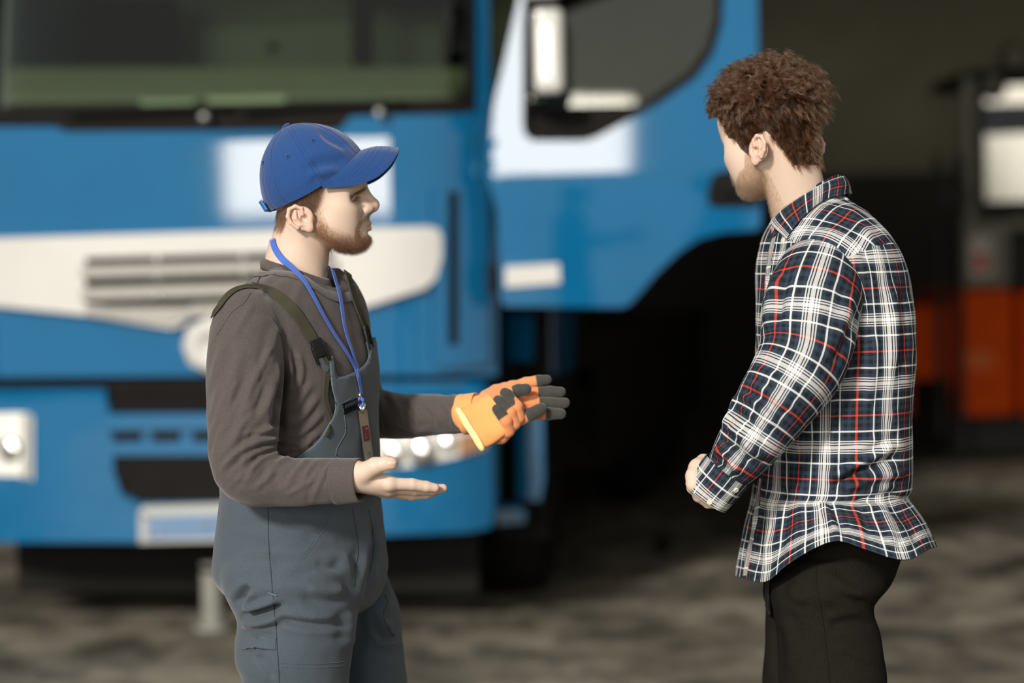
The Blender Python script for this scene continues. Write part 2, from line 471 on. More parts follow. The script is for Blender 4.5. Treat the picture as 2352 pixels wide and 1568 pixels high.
# chassis, wheels, the flat deck behind the cab
box('front_beam', -1.0, 1.0, 0.62, 0.80, 0.40, 0.66, M_chassis, truck, 0.03)
box('under_bumper_shade', -1.05, 1.05, .46, .52, .12, .44, M_chassis, truck, 0.02)  # added dark sheet standing for the shade under the lorry
for x in (-.42, .42):
    box('chassis_rail', x - .05, x + .05, .4, 8.8, .62, .9, M_chassis, truck, 0.02)
tube('axle', [(-.95, 1.45, .5), (.95, 1.45, .5)], 0.07, M_chassis, truck, 14)
box('deck', -1.25, 1.25, 2.4, 9.0, 1.0, 1.16, M_chassis, truck, 0.02)
box('deck_skirt', 1.19, 1.24, 3.0, 8.6, .42, 1.0, M_chassis, truck, 0.02)
box('headboard', -1.25, 1.25, 2.32, 2.42, 1.0, 2.1, M_chassis, truck, 0.02)
def truck_wheel(x, y):
    w = empty('wheel', (x, y, .5)); w.parent = truck
    prof = [(.29, -.15), (.44, -.16), (.49, -.13), (.5, -.06), (.5, .06), (.49, .13), (.44, .16), (.29, .15)]
    n = 32
    v = [(d, r * math.cos(2 * math.pi * k / n), r * math.sin(2 * math.pi * k / n)) for r, d in prof for k in range(n)]
    f = [(i * n + k, ((i + 1) % 8) * n + k, ((i + 1) % 8) * n + (k + 1) % n, i * n + (k + 1) % n) for i in range(8) for k in range(n)]
    pydata('tyre', v, f, M_rubber, w)
    bm = bmesh.new()
    bm_cyl(bm, (-.1, 0, 0), (.06, 0, 0), .30, .30, 28); bm_cyl(bm, (.05, 0, 0), (.15, 0, 0), .12, .10, 20)
    for k in range(10):
        a = 2 * math.pi * k / 10
        bm_cyl(bm, (.05, .19 * math.cos(a), .19 * math.sin(a)), (.09, .19 * math.cos(a), .19 * math.sin(a)), .017, .017, 6)
    bm_obj('wheel_rim', bm, M_chassis, w, False)
for x in (-1.04, 1.04):
    for y in (1.45, 5.6, 7.0):
        truck_wheel(x, y)
# steps and wing by the driver's door
def at_x(px, py, xl):
    """point of the lorry's own plane x = xl"""
    d = ray(px, py); o = CAM_LOC - T0
    t = (xl - o @ EX) / (d @ EX)
    q = o + d * t
    return np.array([xl, q @ EY, q[2]])
def slab(name, pts, y, thick, m, parent=None, bevel=0.015):
    bm = bmesh.new()
    a = [bm.verts.new(tf(px, py, y)) for px, py in pts]
    b = [bm.verts.new(tf(px, py, y) + np.array([0, thick, 0])) for px, py in pts]
    bm.faces.new(a); bm.faces.new(b[::-1])
    for i in range(len(a)):
        j = (i + 1) % len(a)
        bm.faces.new((a[j], a[i], b[i], b[j]))
    return bm_obj(name, bm, m, parent or truck, False, None, bevel)
slab('step_panel', [(1158, 720), (1224, 725), (1222, 828), (1158, 832)], 0.75, .06, M_blue)
slab('step_panel', [(1186, 880), (1244, 900), (1248, 1100), (1240, 1150), (1190, 1146)], 0.62, .08, M_blue)
slab('step_panel', [(1140, 1156), (1190, 1160), (1208, 1180), (1204, 1200), (1140, 1205)], 0.55, .08, M_blue)
slab('wing_liner', [(1138, 700), (1260, 700), (1262, 1240), (1138, 1240)], 0.86, .05, M_chassis)

# ---- the driver's door, swung open so that its outer skin faces the camera
DY, DYAW = 9.93, math.radians(-4)
_h = P(1150, 600, DY)
D0 = np.array([_h[0], _h[1], 0.0])
door = empty('door', (0, 0, 0))
door.parent = truck
door.matrix_parent_inverse = (Matrix.Translation(Vector(T0)) @ Matrix.Rotation(-TYAW, 4, 'Z')).inverted()
door.location = D0
door.rotation_euler = (0, 0, DYAW)
DX, DN = np.array([math.cos(DYAW), math.sin(DYAW), 0]), np.array([-math.sin(DYAW), math.cos(DYAW), 0])
def dpt(px, py, yl=0.0):
    d = ray(px, py); o = CAM_LOC - D0
    t = (yl - o @ DN) / (d @ DN)
    q = o + d * t
    return np.array([q @ DX, yl, q[2]])
def plate2(name, outer, hole, m, parent, y0, thick, bulge=None):
    loops = [[Vector(dpt(*p, y0)) for p in outer]]
    if hole: loops.append([Vector(dpt(*p, y0)) for p in hole])
    tri = tessellate_polygon([[Vector((p.x, p.z, 0)) for p in l] for l in loops])
    pts = [p for l in loops for p in l]
    bm = bmesh.new()
    vs_ = [bm.verts.new(p) for p in pts]
    for t in tri:
        bm.faces.new([vs_[i] for i in t])
    if bulge:
        for z in np.arange(0.9, 3.1, 0.05):
            bmesh.ops.bisect_plane(bm, geom=bm.verts[:] + bm.edges[:] + bm.faces[:], plane_co=(0, 0, z), plane_no=(0, 0, 1))
        for x in np.arange(-.2, 1.2, .1):
            bmesh.ops.bisect_plane(bm, geom=bm.verts[:] + bm.edges[:] + bm.faces[:], plane_co=(x, 0, 0), plane_no=(1, 0, 0))
        for v in bm.verts:
            v.co.y += bulge(v.co.x, v.co.z)
    bmesh.ops.recalc_face_normals(bm, faces=bm.faces)
    if sum(f_.normal.y for f_ in bm.faces) > 0:
        bmesh.ops.reverse_faces(bm, faces=bm.faces)
    ret = bmesh.ops.extrude_face_region(bm, geom=bm.faces[:], use_keep_orig=True)
    ev = [g for g in ret['geom'] if isinstance(g, bmesh.types.BMVert)]
    for v in ev: v.co.y += thick
    bmesh.ops.recalc_face_normals(bm, faces=bm.faces)
    me = bpy.data.meshes.new(name)
    bm.to_mesh(me); bm.free()
    o = link(name, me, m, parent, True)
    me.set_sharp_from_angle(angle=math.radians(40))
    return o
outer = [(1206, -165), (1190, 0), (1160, 130), (1136, 230), (1120, 320), (1115, 400), (1126, 432), (1140, 480), (1146, 600), (1149, 688), (1158, 703),
         (1428, 706), (1446, 698), (1470, 672), (1510, 625), (1560, 578), (1606, 548), (1660, 533), (1738, 528), (1748, 516), (1748, 480), (1744, 380), (1742, 100), (1738, -165)]
hole = [(1213, -120), (1205, 60), (1204, 285), (1210, 308), (1228, 320), (1345, 320), (1372, 312), (1500, 238), (1590, 176), (1632, 118), (1652, 50), (1660, -120)]
bul = lambda x, z: 0.05 * max(0, 1.93 - z) ** 1.5 + (z - 1.93) * 0.012 * (z > 1.93) + 0.10 * max(0, 0.14 - x) ** 2 * 6
skin = plate2('door_skin', outer, hole, M_blue, door, 0.0, 0.06, bul)
plate2('window_seal', [(p[0] + (-4 if p[0] < 1400 else 6), p[1] + (3 if p[1] > 0 else 0)) for p in hole], [(p[0] + (8 if p[0] < 1400 else -10), p[1] - (10 if p[1] > 0 else 0)) for p in hole], M_black, door, -0.006, 0.05, bul)
plate2('window_glass', hole, None, glass_material('door_glass', (0.80, 0.86, 0.78, 1), 1.95), door, 0.035, 0.005, lambda x, z: (z - 1.93) * 0.05)
plate2('reflection_mask', [(1206, 246), (1490, 241), (1372, 311), (1345, 319), (1228, 319), (1208, 306)], None, M_black, door, 0.022, 0.006, lambda x, z: (z - 1.93) * 0.05)  # added black sheet that cuts off the lower part of the glass reflection
plate2('handle_recess', [(1640, 400), (1660, 392), (1742, 392), (1742, 474), (1636, 474), (1624, 462), (1626, 430)], None, M_black, door, -0.012, 0.03, None)
plate2('door_handle', [(1650, 424), (1742, 420), (1742, 440), (1650, 444)], None, M_chassis, door, -0.045, 0.02, None)
plate2('door_badge', [(1160, 612), (1284, 605), (1286, 650), (1160, 660)], None, M_cream, door, -0.012, 0.02, lambda x, z: 0.05 * max(0, 1.93 - z) ** 1.5)
for pz in (360, 640):
    a = dpt(1136, pz, .05)
    cyl('hinge', a - np.array([0, 0, .06]), a + np.array([0, 0, .06]), .03, M_chassis, door)
# mirror on its arms
mir = empty('mirror', dpt(1252, 120, -0.16)); mir.parent = door
def rounded_box(name, sx, sy, sz, r, m, parent, seg=4):
    bm = bmesh.new(); bm_box(bm, -sx, sx, -sy, sy, -sz, sz)
    return bm_obj(name, bm, m, parent, True, None, r, seg)
rounded_box('mirror_housing', .082, .075, .185, .06, M_black, mir)
bm = bmesh.new(); bm_box(bm, -.045, .076, -.086, -.02, -.17, .17)
bm_obj('mirror_lit_side', bm, M_mirrorface, mir, True, None, .035, 4)  # pale shell standing for the lit side of the dark housing
rounded_box('wide_angle_mirror', .075, .06, .09, .04, M_mirrorface, mir).location = (-.005, 0, .30)
for z in (-.20, .40):
    tube('mirror_arm', [(0, .02, z), (-.04, .10, z), (-.08, .16, z)], .016, M_black, mir, 10)
# ------------------------------------------------------------------ far machines and small things on the floor
M_orange = mat('forklift_orange', srgb(218, 78, 5), 0.7, spec=0.15, noise=0.08, scale=5)
M_grey = mat('forklift_grey', srgb(120, 120, 108), 0.6, noise=0.08, scale=5)
M_dark = mat('forklift_dark', srgb(26, 25, 22), 0.7, noise=0.1, scale=6)
FY = 18.0
fk = tag(empty('forklift', (P(2280, 1070, FY)[0], FY, 0)), 'orange forklift with a pale cab window behind the man in the checked shirt', 'forklift')
def fp(px, py, dy=0.0):
    q = P(px, py, FY + dy); q[0] -= fk.location.x; q[1] -= FY
    return q
def fbox(name, px0, py0, px1, py1, dy, depth, m, bevel=0.03, parent=None):
    a, b = fp(px0, py0, dy), fp(px1, py1, dy)
    return box(name, a[0], b[0], dy, dy + depth, b[2], a[2], m, parent or fk, bevel)
body = fbox('counterweight', 2196, 664, 2338, 956, -.15, 1.6, M_orange, 0.08)
fbox('rear_body', 2082, 702, 2230, 956, .05, 1.5, M_orange, 0.06)
fbox('side_panel', 2340, 664, 2480, 956, .0, 1.4, M_orange, 0.06)
fbox('number_label', 2196, 806, 2286, 848, -.17, .03, mat('orange_label', srgb(220, 104, 20), 0.6), 0.01, body)
fbox('chassis', 2090, 956, 2470, 1040, .05, 1.5, M_dark, 0.04)
sp = fbox('seat_panel', 2204, 508, 2322, 660, .0, .25, M_grey, 0.03)
fbox('seat_panel_bar', 2318, 500, 2470, 524, .0, .2, M_grey, 0.02, sp)
# pale sticker with a red mark on the grey panel
fbox('sticker', 2226, 542, 2280, 634, -.02, .02, mat('sticker_pale', srgb(200, 190, 180), 0.6), 0.0, sp)
fbox('sticker_mark', 2240, 584, 2268, 620, -.03, .01, mat('sticker_red', srgb(190, 70, 56), 0.6), 0.0, sp)
fbox('engine_block', 2322, 528, 2470, 664, .12, 1.2, M_dark, 0.05)
post = fbox('cab_post', 2212, 178, 2244, 512, .0, .12, M_grey, 0.02)
fbox('cab_post', 2440, 178, 2470, 512, .0, .12, M_grey, 0.02)
fbox('cab_roof', 2212, 160, 2470, 184, .0, 1.4, M_dark, 0.03)
fbox('cab_lower_frame', 2240, 462, 2470, 504, .02, .12, M_dark, 0.03)
wf = fbox('window_frame', 2240, 184, 2262, 480, -.01, .06, M_dark, 0.02)
a, b = fp(2254, 196, .1), fp(2450, 466, .1)
pane = box('cab_window', -(b[0] - a[0]) / 2, (b[0] - a[0]) / 2, -.01, .01, b[2], a[2], mat('cab_window_mirror', (.105, .105, .098, 1), .14, metal=1.0), fk, 0.006)
pane.location = ((a[0] + b[0]) / 2, .10, 0)
pane.rotation_euler = (0, 0, math.radians(-14.5))  # mirror pane, turned to throw back the yard daylight
fbox('window_band', 2262, 240, 2450, 302, .03, .02, mat('blue_grey_band', srgb(84, 94, 104), 0.6), 0.0)
for (px, py, r) in ((2328, 132, .11), (2276, 196, .10)):  # the first is a dark light, the second a dark mirror
    q = fp(px, py, -.05)
    bm = bmesh.new()
    bmesh.ops.create_uvsphere(bm, u_segments=20, v_segments=12, radius=r, matrix=Matrix.Translation(q) @ Matrix.Diagonal((1, .6, .9, 1)))
    fitting = bm_obj('cab_fitting', bm, M_dark, fk, True)
    bm = bmesh.new(); bm_cyl(bm, q + np.array([0, -.085, 0]), q + np.array([0, -.05, 0]), r * .6, r * .6, 20)
    bm_obj('cab_fitting_face', bm, M_grey, fitting, True)
for px in (2130, 2420):
    for dy in (.25, 1.3):
        q = fp(px, 1040, dy)
        w = empty('wheel', (q[0], dy, .34)); w.parent = fk
        cyl('tyre', (-.14, 0, 0), (.14, 0, 0), .34, M_rubber, w, bevel=.03)
        cyl('hub', (-.155, 0, 0), (.155, 0, 0), .15, M_grey, w, bevel=.01)
for px in (2162, 2208):
    a, b = fp(px - 10, 400, -.35), fp(px + 8, 700, -.35)
    box('mast_rail', a[0], b[0], -.3, -.2, .2, fp(0, 395, -.35)[2], M_dark, fk, 0.01)
box('mast_crossbar', fp(2150, 0, -.3)[0], fp(2218, 0, -.3)[0], -.28, -.2, 1.9, 2.05, M_dark, fk, 0.01)

# steel jack stand under the bumper
js = tag(empty('jack_stand', (P(490, 1430, 10.3)[0], 10.30, 0)), 'pale grey steel jack stand on the floor under the lorry bumper', 'jack stand')
M_stand = mat('pale_grey_steel', srgb(126, 126, 118), 0.6, noise=0.1, scale=12)
cyl('tube', (0, 0, .02), (0, 0, .25), .047, M_stand, js, bevel=.006)
cyl('screw', (0, 0, .24), (0, 0, .275), .026, M_chassis, js, bevel=.003)
cyl('saddle', (0, 0, .275), (0, 0, .292), .05, M_stand, js, bevel=.005)
cyl('base_plate', (0, 0, 0), (0, 0, .025), .085, M_stand, js, bevel=.008)
# dark lump of rubber on the open floor between the men
q = P(1522, 1282, 12.6)
bm = bmesh.new()
bmesh.ops.create_icosphere(bm, subdivisions=3, radius=.062)
for v in bm.verts:
    v.co *= 1 + .16 * math.sin(v.co.x * 60 + 1) * math.cos(v.co.z * 50)
    v.co.z = max(v.co.z * .95, -.05) + .05
    v.co.x *= .8
o = bm_obj('rubber_chock', bm, M_rubber, None, True)
o.location = (q[0], q[1], 0)
tag(o, 'small black rubber chock lying alone on the open concrete floor', 'chock')
# ------------------------------------------------------------------ figure helpers
def ell(X, c, r):
    q = (X - np.asarray(c, np.float32)) / np.asarray(r, np.float32)
    k0 = np.sqrt((q * q).sum(-1)) + 1e-9
    q2 = q / np.asarray(r, np.float32)
    return k0 * (k0 - 1) / (np.sqrt((q2 * q2).sum(-1)) + 1e-9)
def cap(X, a, b, ra, rb=None):
    a, b = np.asarray(a, np.float32), np.asarray(b, np.float32)
    rb = ra if rb is None else rb
    d = b - a
    t = np.clip(((X - a) @ d) / (d @ d), 0, 1)
    q = X - a - t[:, None] * d
    return np.sqrt((q * q).sum(-1)) - (ra + (rb - ra) * t)
def chain(X, pts, rad, k=0.004):
    out = None
    for i in range(len(pts) - 1):
        c = cap(X, pts[i], pts[i + 1], rad[i], rad[i + 1])
        out = c if out is None else smin(out, c, k)
    return out
def smin(a, b, k):
    h = np.clip(0.5 + 0.5 * (b - a) / k, 0, 1)
    return b * (1 - h) + a * h - k * h * (1 - h)
def smax(a, b, k):
    return -smin(-a, -b, k)
def surface_nets(fn, lo, hi, h, newton=2):
    lo, hi = np.asarray(lo, float), np.asarray(hi, float)
    n = np.ceil((hi - lo) / h).astype(int) + 1
    gx, gy, gz = [lo[i] + h * np.arange(n[i]) for i in range(3)]
    val = np.empty(tuple(n), np.float32)
    yy, zz = np.meshgrid(gy, gz, indexing='ij')
    step = max(1, int(400000 / (n[1] * n[2])))
    for i in range(0, n[0], step):
        xs = gx[i:i + step]
        X = np.empty((len(xs), n[1], n[2], 3), np.float32)
        X[..., 0] = xs[:, None, None]; X[..., 1] = yy; X[..., 2] = zz
        val[i:i + len(xs)] = fn(X.reshape(-1, 3)).reshape(len(xs), n[1], n[2])
    ins = val < 0
    cn = n - 1
    acc = np.zeros((cn[0], cn[1], cn[2], 3), np.float32)
    cnt = np.zeros(tuple(cn), np.int32)
    quads = []
    for ax in range(3):
        s0 = [slice(None)] * 3; s1 = [slice(None)] * 3
        s0[ax], s1[ax] = slice(0, -1), slice(1, None)
        cross = ins[tuple(s0)] != ins[tuple(s1)]
        I = np.argwhere(cross)
        a, b = val[tuple(s0)][cross], val[tuple(s1)][cross]
        t = a / (a - b)
        p = I.astype(np.float32); p[:, ax] += t
        flip = a < 0
        o1, o2 = (ax + 1) % 3, (ax + 2) % 3
        cells = []
        for (d1, d2) in ((0, 0), (-1, 0), (-1, -1), (0, -1)):
            c = I.copy(); c[:, o1] += d1; c[:, o2] += d2
            cells.append(c)
        ok = np.ones(len(I), bool)
        for c in cells:
            good = ((c >= 0) & (c < cn)).all(1)
            ok &= good
            g = c[good]
            np.add.at(acc, (g[:, 0], g[:, 1], g[:, 2]), p[good])
            np.add.at(cnt, (g[:, 0], g[:, 1], g[:, 2]), 1)
        ids = [np.ravel_multi_index(c[ok].T, tuple(cn)) for c in cells]
        q = np.stack(ids, 1)
        fl = flip[ok]
        q[~fl] = q[~fl][:, ::-1]
        quads.append(q)
    used = np.flatnonzero(cnt.ravel())
    v = acc.reshape(-1, 3)[used] / cnt.ravel()[used][:, None]
    v = lo + v * h
    remap = np.full(cnt.size, -1, np.int64)
    remap[used] = np.arange(len(used))
    f = remap[np.vstack(quads)]
    for _ in range(newton):
        v32 = v.astype(np.float32)
        d = fn(v32)
        e = h * 0.4
        g = np.stack([fn(v32 + np.eye(3, dtype=np.float32)[i] * e) - fn(v32 - np.eye(3, dtype=np.float32)[i] * e) for i in range(3)], 1) / (2 * e)
        gn = (g * g).sum(1)
        stepv = -(d / np.maximum(gn, 0.25))[:, None] * g
        ln = np.linalg.norm(stepv, axis=1)
        stepv *= np.minimum(1, h * 0.7 / np.maximum(ln, 1e-9))[:, None]
        v = v + stepv
    return v, f
def laplace(v, f, it=1, lam=0.5, mask=None):
    f = np.asarray(f)
    e = np.vstack([f[:, [i, (i + 1) % f.shape[1]]] for i in range(f.shape[1])])
    e = np.vstack([e, e[:, ::-1]])
    deg = np.bincount(e[:, 0], minlength=len(v))[:, None]
    for _ in range(it):
        s = np.stack([np.bincount(e[:, 0], weights=v[e[:, 1], k], minlength=len(v)) for k in range(3)], 1)
        d = (s / np.maximum(deg, 1) - v) * lam
        if mask is not None: d *= mask[:, None]
        v = v + d
    return v
def normals(v, f):
    f = np.asarray(f)
    n = np.cross(v[f[:, 2]] - v[f[:, 0]], v[f[:, 3 % f.shape[1]]] - v[f[:, 1]]) if f.shape[1] == 4 else np.cross(v[f[:, 1]] - v[f[:, 0]], v[f[:, 2]] - v[f[:, 0]])
    out = np.zeros_like(v)
    for i in range(f.shape[1]):
        for k in range(3):
            out[:, k] += np.bincount(f[:, i], weights=n[:, k], minlength=len(v))
    return out / (np.linalg.norm(out, axis=1)[:, None] + 1e-12)
def np_mesh(name, v, f):
    me = bpy.data.meshes.new(name)
    v = np.asarray(v, np.float32); f = np.asarray(f, np.int32)
    me.vertices.add(len(v)); me.vertices.foreach_set('co', v.ravel())
    k = f.shape[1]
    me.loops.add(f.size); me.loops.foreach_set('vertex_index', f.ravel())
    me.polygons.add(len(f)); me.polygons.foreach_set('loop_start', np.arange(0, f.size, k, dtype=np.int32))
    me.update(calc_edges=True)
    return me
def loft(rings, nv=80, nu=48):
    """rings: (centre, half axis U, half axis V, superellipse exponent); a closed tube"""
    C = catmull([r[0] for r in rings], nv); U = catmull([r[1] for r in rings], nv); V = catmull([r[2] for r in rings], nv)
    E = catmull([[r[3] if len(r) > 3 else 2.0] * 3 for r in rings], nv)[:, 0]
    a = np.linspace(0, 2 * math.pi, nu, endpoint=False)
    ca, sa = np.cos(a), np.sin(a)
    v = []
    for i in range(nv):
        c = np.sign(ca) * np.abs(ca) ** (2 / E[i]); s = np.sign(sa) * np.abs(sa) ** (2 / E[i])
        v.append(C[i] + c[:, None] * U[i] + s[:, None] * V[i])
    v = np.vstack(v)
    f = []
    for i in range(nv - 1):
        for k in range(nu):
            k2 = (k + 1) % nu
            f.append((i * nu + k, i * nu + k2, (i + 1) * nu + k2, (i + 1) * nu + k))
    f.append(tuple(reversed(range(nu)))); f.append(tuple((nv - 1) * nu + k for k in range(nu)))
    return v, f
def arm(pts, radii, nv=60, nu=32):
    p = catmull(pts, nv)
    r = catmull([[x] * 3 for x in radii], nv)[:, 0]
    v, f = tube_mesh(p, r, nu, True)
    return np.array(v), f
def fuse(parts, voxel=0.005, smooth=8):
    V, F, o = [], [], 0
    for v, f in parts:
        V.append(np.asarray(v)); F += [tuple(i + o for i in q) for q in f]; o += len(v)
    me = bpy.data.meshes.new('fuse')
    me.from_pydata(np.vstack(V).tolist(), [], F); me.update()
    bm = bmesh.new(); bm.from_mesh(me)
    bmesh.ops.recalc_face_normals(bm, faces=bm.faces)
    bm.to_mesh(me); bm.free()
    ob = bpy.data.objects.new('fuse', me)
    COL.objects.link(ob)
    r = ob.modifiers.new('r', 'REMESH'); r.mode = 'VOXEL'; r.voxel_size = voxel; r.adaptivity = 0
    s = ob.modifiers.new('s', 'SMOOTH'); s.factor = 0.5; s.iterations = smooth
    dg = bpy.context.evaluated_depsgraph_get(); dg.update()
    m2 = bpy.data.meshes.new_from_object(ob.evaluated_get(dg), depsgraph=dg)
    n = len(m2.vertices)
    v = np.empty(n * 3, np.float32); m2.vertices.foreach_get('co', v)
    f = np.empty(len(m2.loops), np.int32); m2.loops.foreach_get('vertex_index', f)
    bpy.data.objects.remove(ob); bpy.data.meshes.remove(me); bpy.data.meshes.remove(m2)
    return v.reshape(-1, 3).astype(float), f.reshape(-1, 4)
def seg_dist(p, path):
    """distance of 2-D points to a polyline, and how far along it (0..1) they are"""
    path = np.asarray(path, float)
    best = np.full(len(p), 1e9); tt = np.zeros(len(p)); sd = np.zeros(len(p))
    n = len(path) - 1
    for i in range(n):
        a, b = path[i], path[i + 1]
        d = b - a
        t = np.clip(((p - a) @ d) / (d @ d), 0, 1)
        q = p - a - t[:, None] * d
        r = np.hypot(q[:, 0], q[:, 1])
        m = r < best
        best[m] = r[m]; tt[m] = (i + t[m]) / n
        sd[m] = np.sign(d[0] * q[m, 1] - d[1] * q[m, 0]) * r[m]
    return best, tt, sd
def fold(v, f, strokes, facing=0.0):
    """raises ridges (amp > 0) and presses creases (amp < 0) along lines drawn over the cloth; (line, width px, height mm)"""
    n = normals(v, f)
    view = v - CAM_LOC
    view /= np.linalg.norm(view, axis=1)[:, None]
    vis = np.clip((-(n * view).sum(1) - facing) / 0.25, 0, 1)
    p = proj(v)
    disp = np.zeros(len(v))
    for line, w, amp in strokes:
        line = np.asarray(line, float)
        lo, hi = line.min(0) - 4 * w, line.max(0) + 4 * w
        m = np.flatnonzero((p > lo).all(1) & (p < hi).all(1))
        if not len(m): continue
        if len(line) > 2: line = catmull(np.c_[line, line[:, :1]], 4 * len(line))[:, :2]
        d, t, sd = seg_dist(p[m], line)
        ends = np.clip(np.minimum(t, 1 - t) / 0.22, 0, 1)
        ends = ends * ends * (3 - 2 * ends)
        s = sd / w
        prof = np.exp(-s * s) - 0.45 * np.exp(-(s - 1.5) ** 2) - 0.25 * np.exp(-(s + 1.7) ** 2)
        disp[m] += amp * 0.001 * prof * ends
    return v + n * (disp * vis)[:, None]
def wob(v, s, seed=0.0):
    """a cheap smooth 3-D ripple in -1..1"""
    x, y, z = v[:, 0] * s + seed, v[:, 1] * s + seed * 1.7, v[:, 2] * s - seed
    return (np.sin(x + 1.7 * np.sin(y * .7 + z * .3)) * np.cos(z * 1.1 + 1.3 * np.sin(x * .6)) + np.sin(y * 1.3 + z * .8 + np.sin(x)) * .6) / 1.6
def bvh(v, f):
    return BVHTree.FromPolygons([tuple(p) for p in v], [tuple(int(i) for i in q) for q in f])
def hit(tree, px, py, fallback=None):
    d = ray(px, py)
    r = tree.ray_cast(Vector(CAM_LOC), Vector(d / np.linalg.norm(d)), 40)
    if r[0] is None:
        return fallback
    n = np.array(r[1]); p = np.array(r[0])
    if n @ d > 0: n = -n
    return p, n
def drape_path(tree, line, n=40, lift=0.0):
    line = np.asarray(line, float)
    q = catmull(np.c_[line, line[:, :1]], n)[:, :2] if len(line) > 2 else line[0] + (line[1] - line[0]) * np.linspace(0, 1, n)[:, None]
    P_, N_ = [], []
    for a in q:
        h = hit(tree, a[0], a[1])
        if h is not None:
            P_.append(h[0] + h[1] * lift); N_.append(h[1])
    P_, N_ = np.array(P_), np.array(N_)
    return P_, N_
def smooth_path(p, it=3):
    p = p.copy()
    for _ in range(it):
        p[1:-1] = 0.5 * p[1:-1] + 0.25 * (p[:-2] + p[2:])
    return p
def ribbon(name, pts, nrm, width, thick, m, parent=None, uvm=False):
    """a flat strap along pts lying on a surface with normals nrm"""
    pts, nrm = np.asarray(pts), np.asarray(nrm)
    T = np.gradient(pts, axis=0); T /= np.linalg.norm(T, axis=1)[:, None] + 1e-12
    nrm = nrm - (nrm * T).sum(1)[:, None] * T
    nrm /= np.linalg.norm(nrm, axis=1)[:, None] + 1e-12
    S_ = np.cross(T, nrm)
    w = np.broadcast_to(np.asarray(width, float), (len(pts),))[:, None] / 2
    cols = [pts - S_ * w, pts - S_ * w * .9 + nrm * thick, pts + S_ * w * .9 + nrm * thick, pts + S_ * w]
    v = np.stack(cols, 1).reshape(-1, 3)
    f = []
    for i in range(len(pts) - 1):
        for k in range(4):
            k2 = (k + 1) % 4
            f.append((i * 4 + k, i * 4 + k2, i * 4 + 4 + k2, i * 4 + 4 + k))
    f.append((0, 1, 2, 3)); n = (len(pts) - 1) * 4; f.append((n + 3, n + 2, n + 1, n))
    o = pydata(name, v, f, m, parent, True)
    o.data.set_sharp_from_angle(angle=math.radians(50))
    return o
def seam(name, tree, line, m, parent, r=0.0007, lift=0.0004, n=50):
    p, _ = drape_path(tree, line, n, lift)
    if len(p) < 3: return None
    return tube(name, smooth_path(p, 2), r, m, parent, 6)
def stitches(name, tree, line, m, parent, n=40, ln=0.55, r=0.0006, lift=0.0006):
    p, _ = drape_path(tree, line, n * 2, lift)
    if len(p) < 4: return None
    V, F = [], []
    for i in range(0, len(p) - 1, 2):
        a, b = p[i], p[i] + (p[i + 1] - p[i]) * 2 * ln
        v, f = tube_mesh([a, (a + b) / 2, b], r, 4, True)
        F += [tuple(j + len(V) for j in q) for q in f]; V += list(v)
    return pydata(name, V, F, m, parent, True, 'stuff')
def strands(name, roots, dirs_fn, npts, m, parent, r0, r1):
    """real hair fibres: roots (N,3) and a function giving the (N,npts,3) points"""
    pts = dirs_fn(roots)
    N = len(pts)
    hc = bpy.data.hair_curves.new(name)
    hc.add_curves([npts] * N)
    hc.attributes['position'].data.foreach_set('vector', pts.astype(np.float32).ravel()) if 'position' in hc.attributes else None
    rad = hc.attributes.get('radius') or hc.attributes.new('radius', 'FLOAT', 'POINT')
    rad.data.foreach_set('value', np.tile(np.linspace(r0, r1, npts), N).astype(np.float32))
    hc.materials.append(m)
    o = bpy.data.objects.new(name, hc)
    COL.objects.link(o)
    if parent is not None:
        o.parent = parent
        if parent.name in BASE: o.matrix_parent_inverse = BASE[parent.name]
    o['kind'] = 'stuff'
    return o
def hair_mat(name, col, rough=0.35, rnd=0.25):
    m = bpy.data.materials.new(name)
    m.use_nodes = True
    nt = m.node_tree
    nt.nodes.remove(nt.nodes['Principled BSDF'])
    h = nt.nodes.new('ShaderNodeBsdfHairPrincipled')
    h.parametrization = 'COLOR'
    h.inputs['Roughness'].default_value = rough
    h.inputs['Radial Roughness'].default_value = 0.4
    info = nt.nodes.new('ShaderNodeHairInfo')
    mr = nt.nodes.new('ShaderNodeMapRange')
    mr.inputs[3].default_value, mr.inputs[4].default_value = 1 - rnd, 1 + rnd
    nt.links.new(info.outputs['Random'], mr.inputs[0])
    x = nt.nodes.new('ShaderNodeMix'); x.data_type, x.blend_type = 'RGBA', 'MULTIPLY'
    x.inputs[0].default_value = 1; x.inputs[6].default_value = col
    nt.links.new(mr.outputs[0], x.inputs[7])
    nt.links.new(x.outputs[2], h.inputs['Color'])
    nt.links.new(h.outputs[0], nt.nodes['Material Output'].inputs[0])
    return m
def sample_surface(v, f, keep, N, seed=1):
    """N random points on the faces where keep(centre) holds, with normals"""
    r = np.random.default_rng(seed)
    f = np.asarray(f)
    tri = np.vstack([f[:, [0, 1, 2]], f[:, [0, 2, 3]]]) if f.shape[1] == 4 else f
    a, b, c = v[tri[:, 0]], v[tri[:, 1]], v[tri[:, 2]]
    nn = np.cross(b - a, c - a)
    ar = np.linalg.norm(nn, axis=1)
    w = ar * keep((a + b + c) / 3)
    if w.sum() <= 0: return np.zeros((0, 3)), np.zeros((0, 3))
    i = r.choice(len(tri), N, p=w / w.sum())
    s, t = r.random(N), r.random(N)
    m = s + t > 1
    s[m], t[m] = 1 - s[m], 1 - t[m]
    return a[i] + (b[i] - a[i]) * s[:, None] + (c[i] - a[i]) * t[:, None], nn[i] / ar[i][:, None]
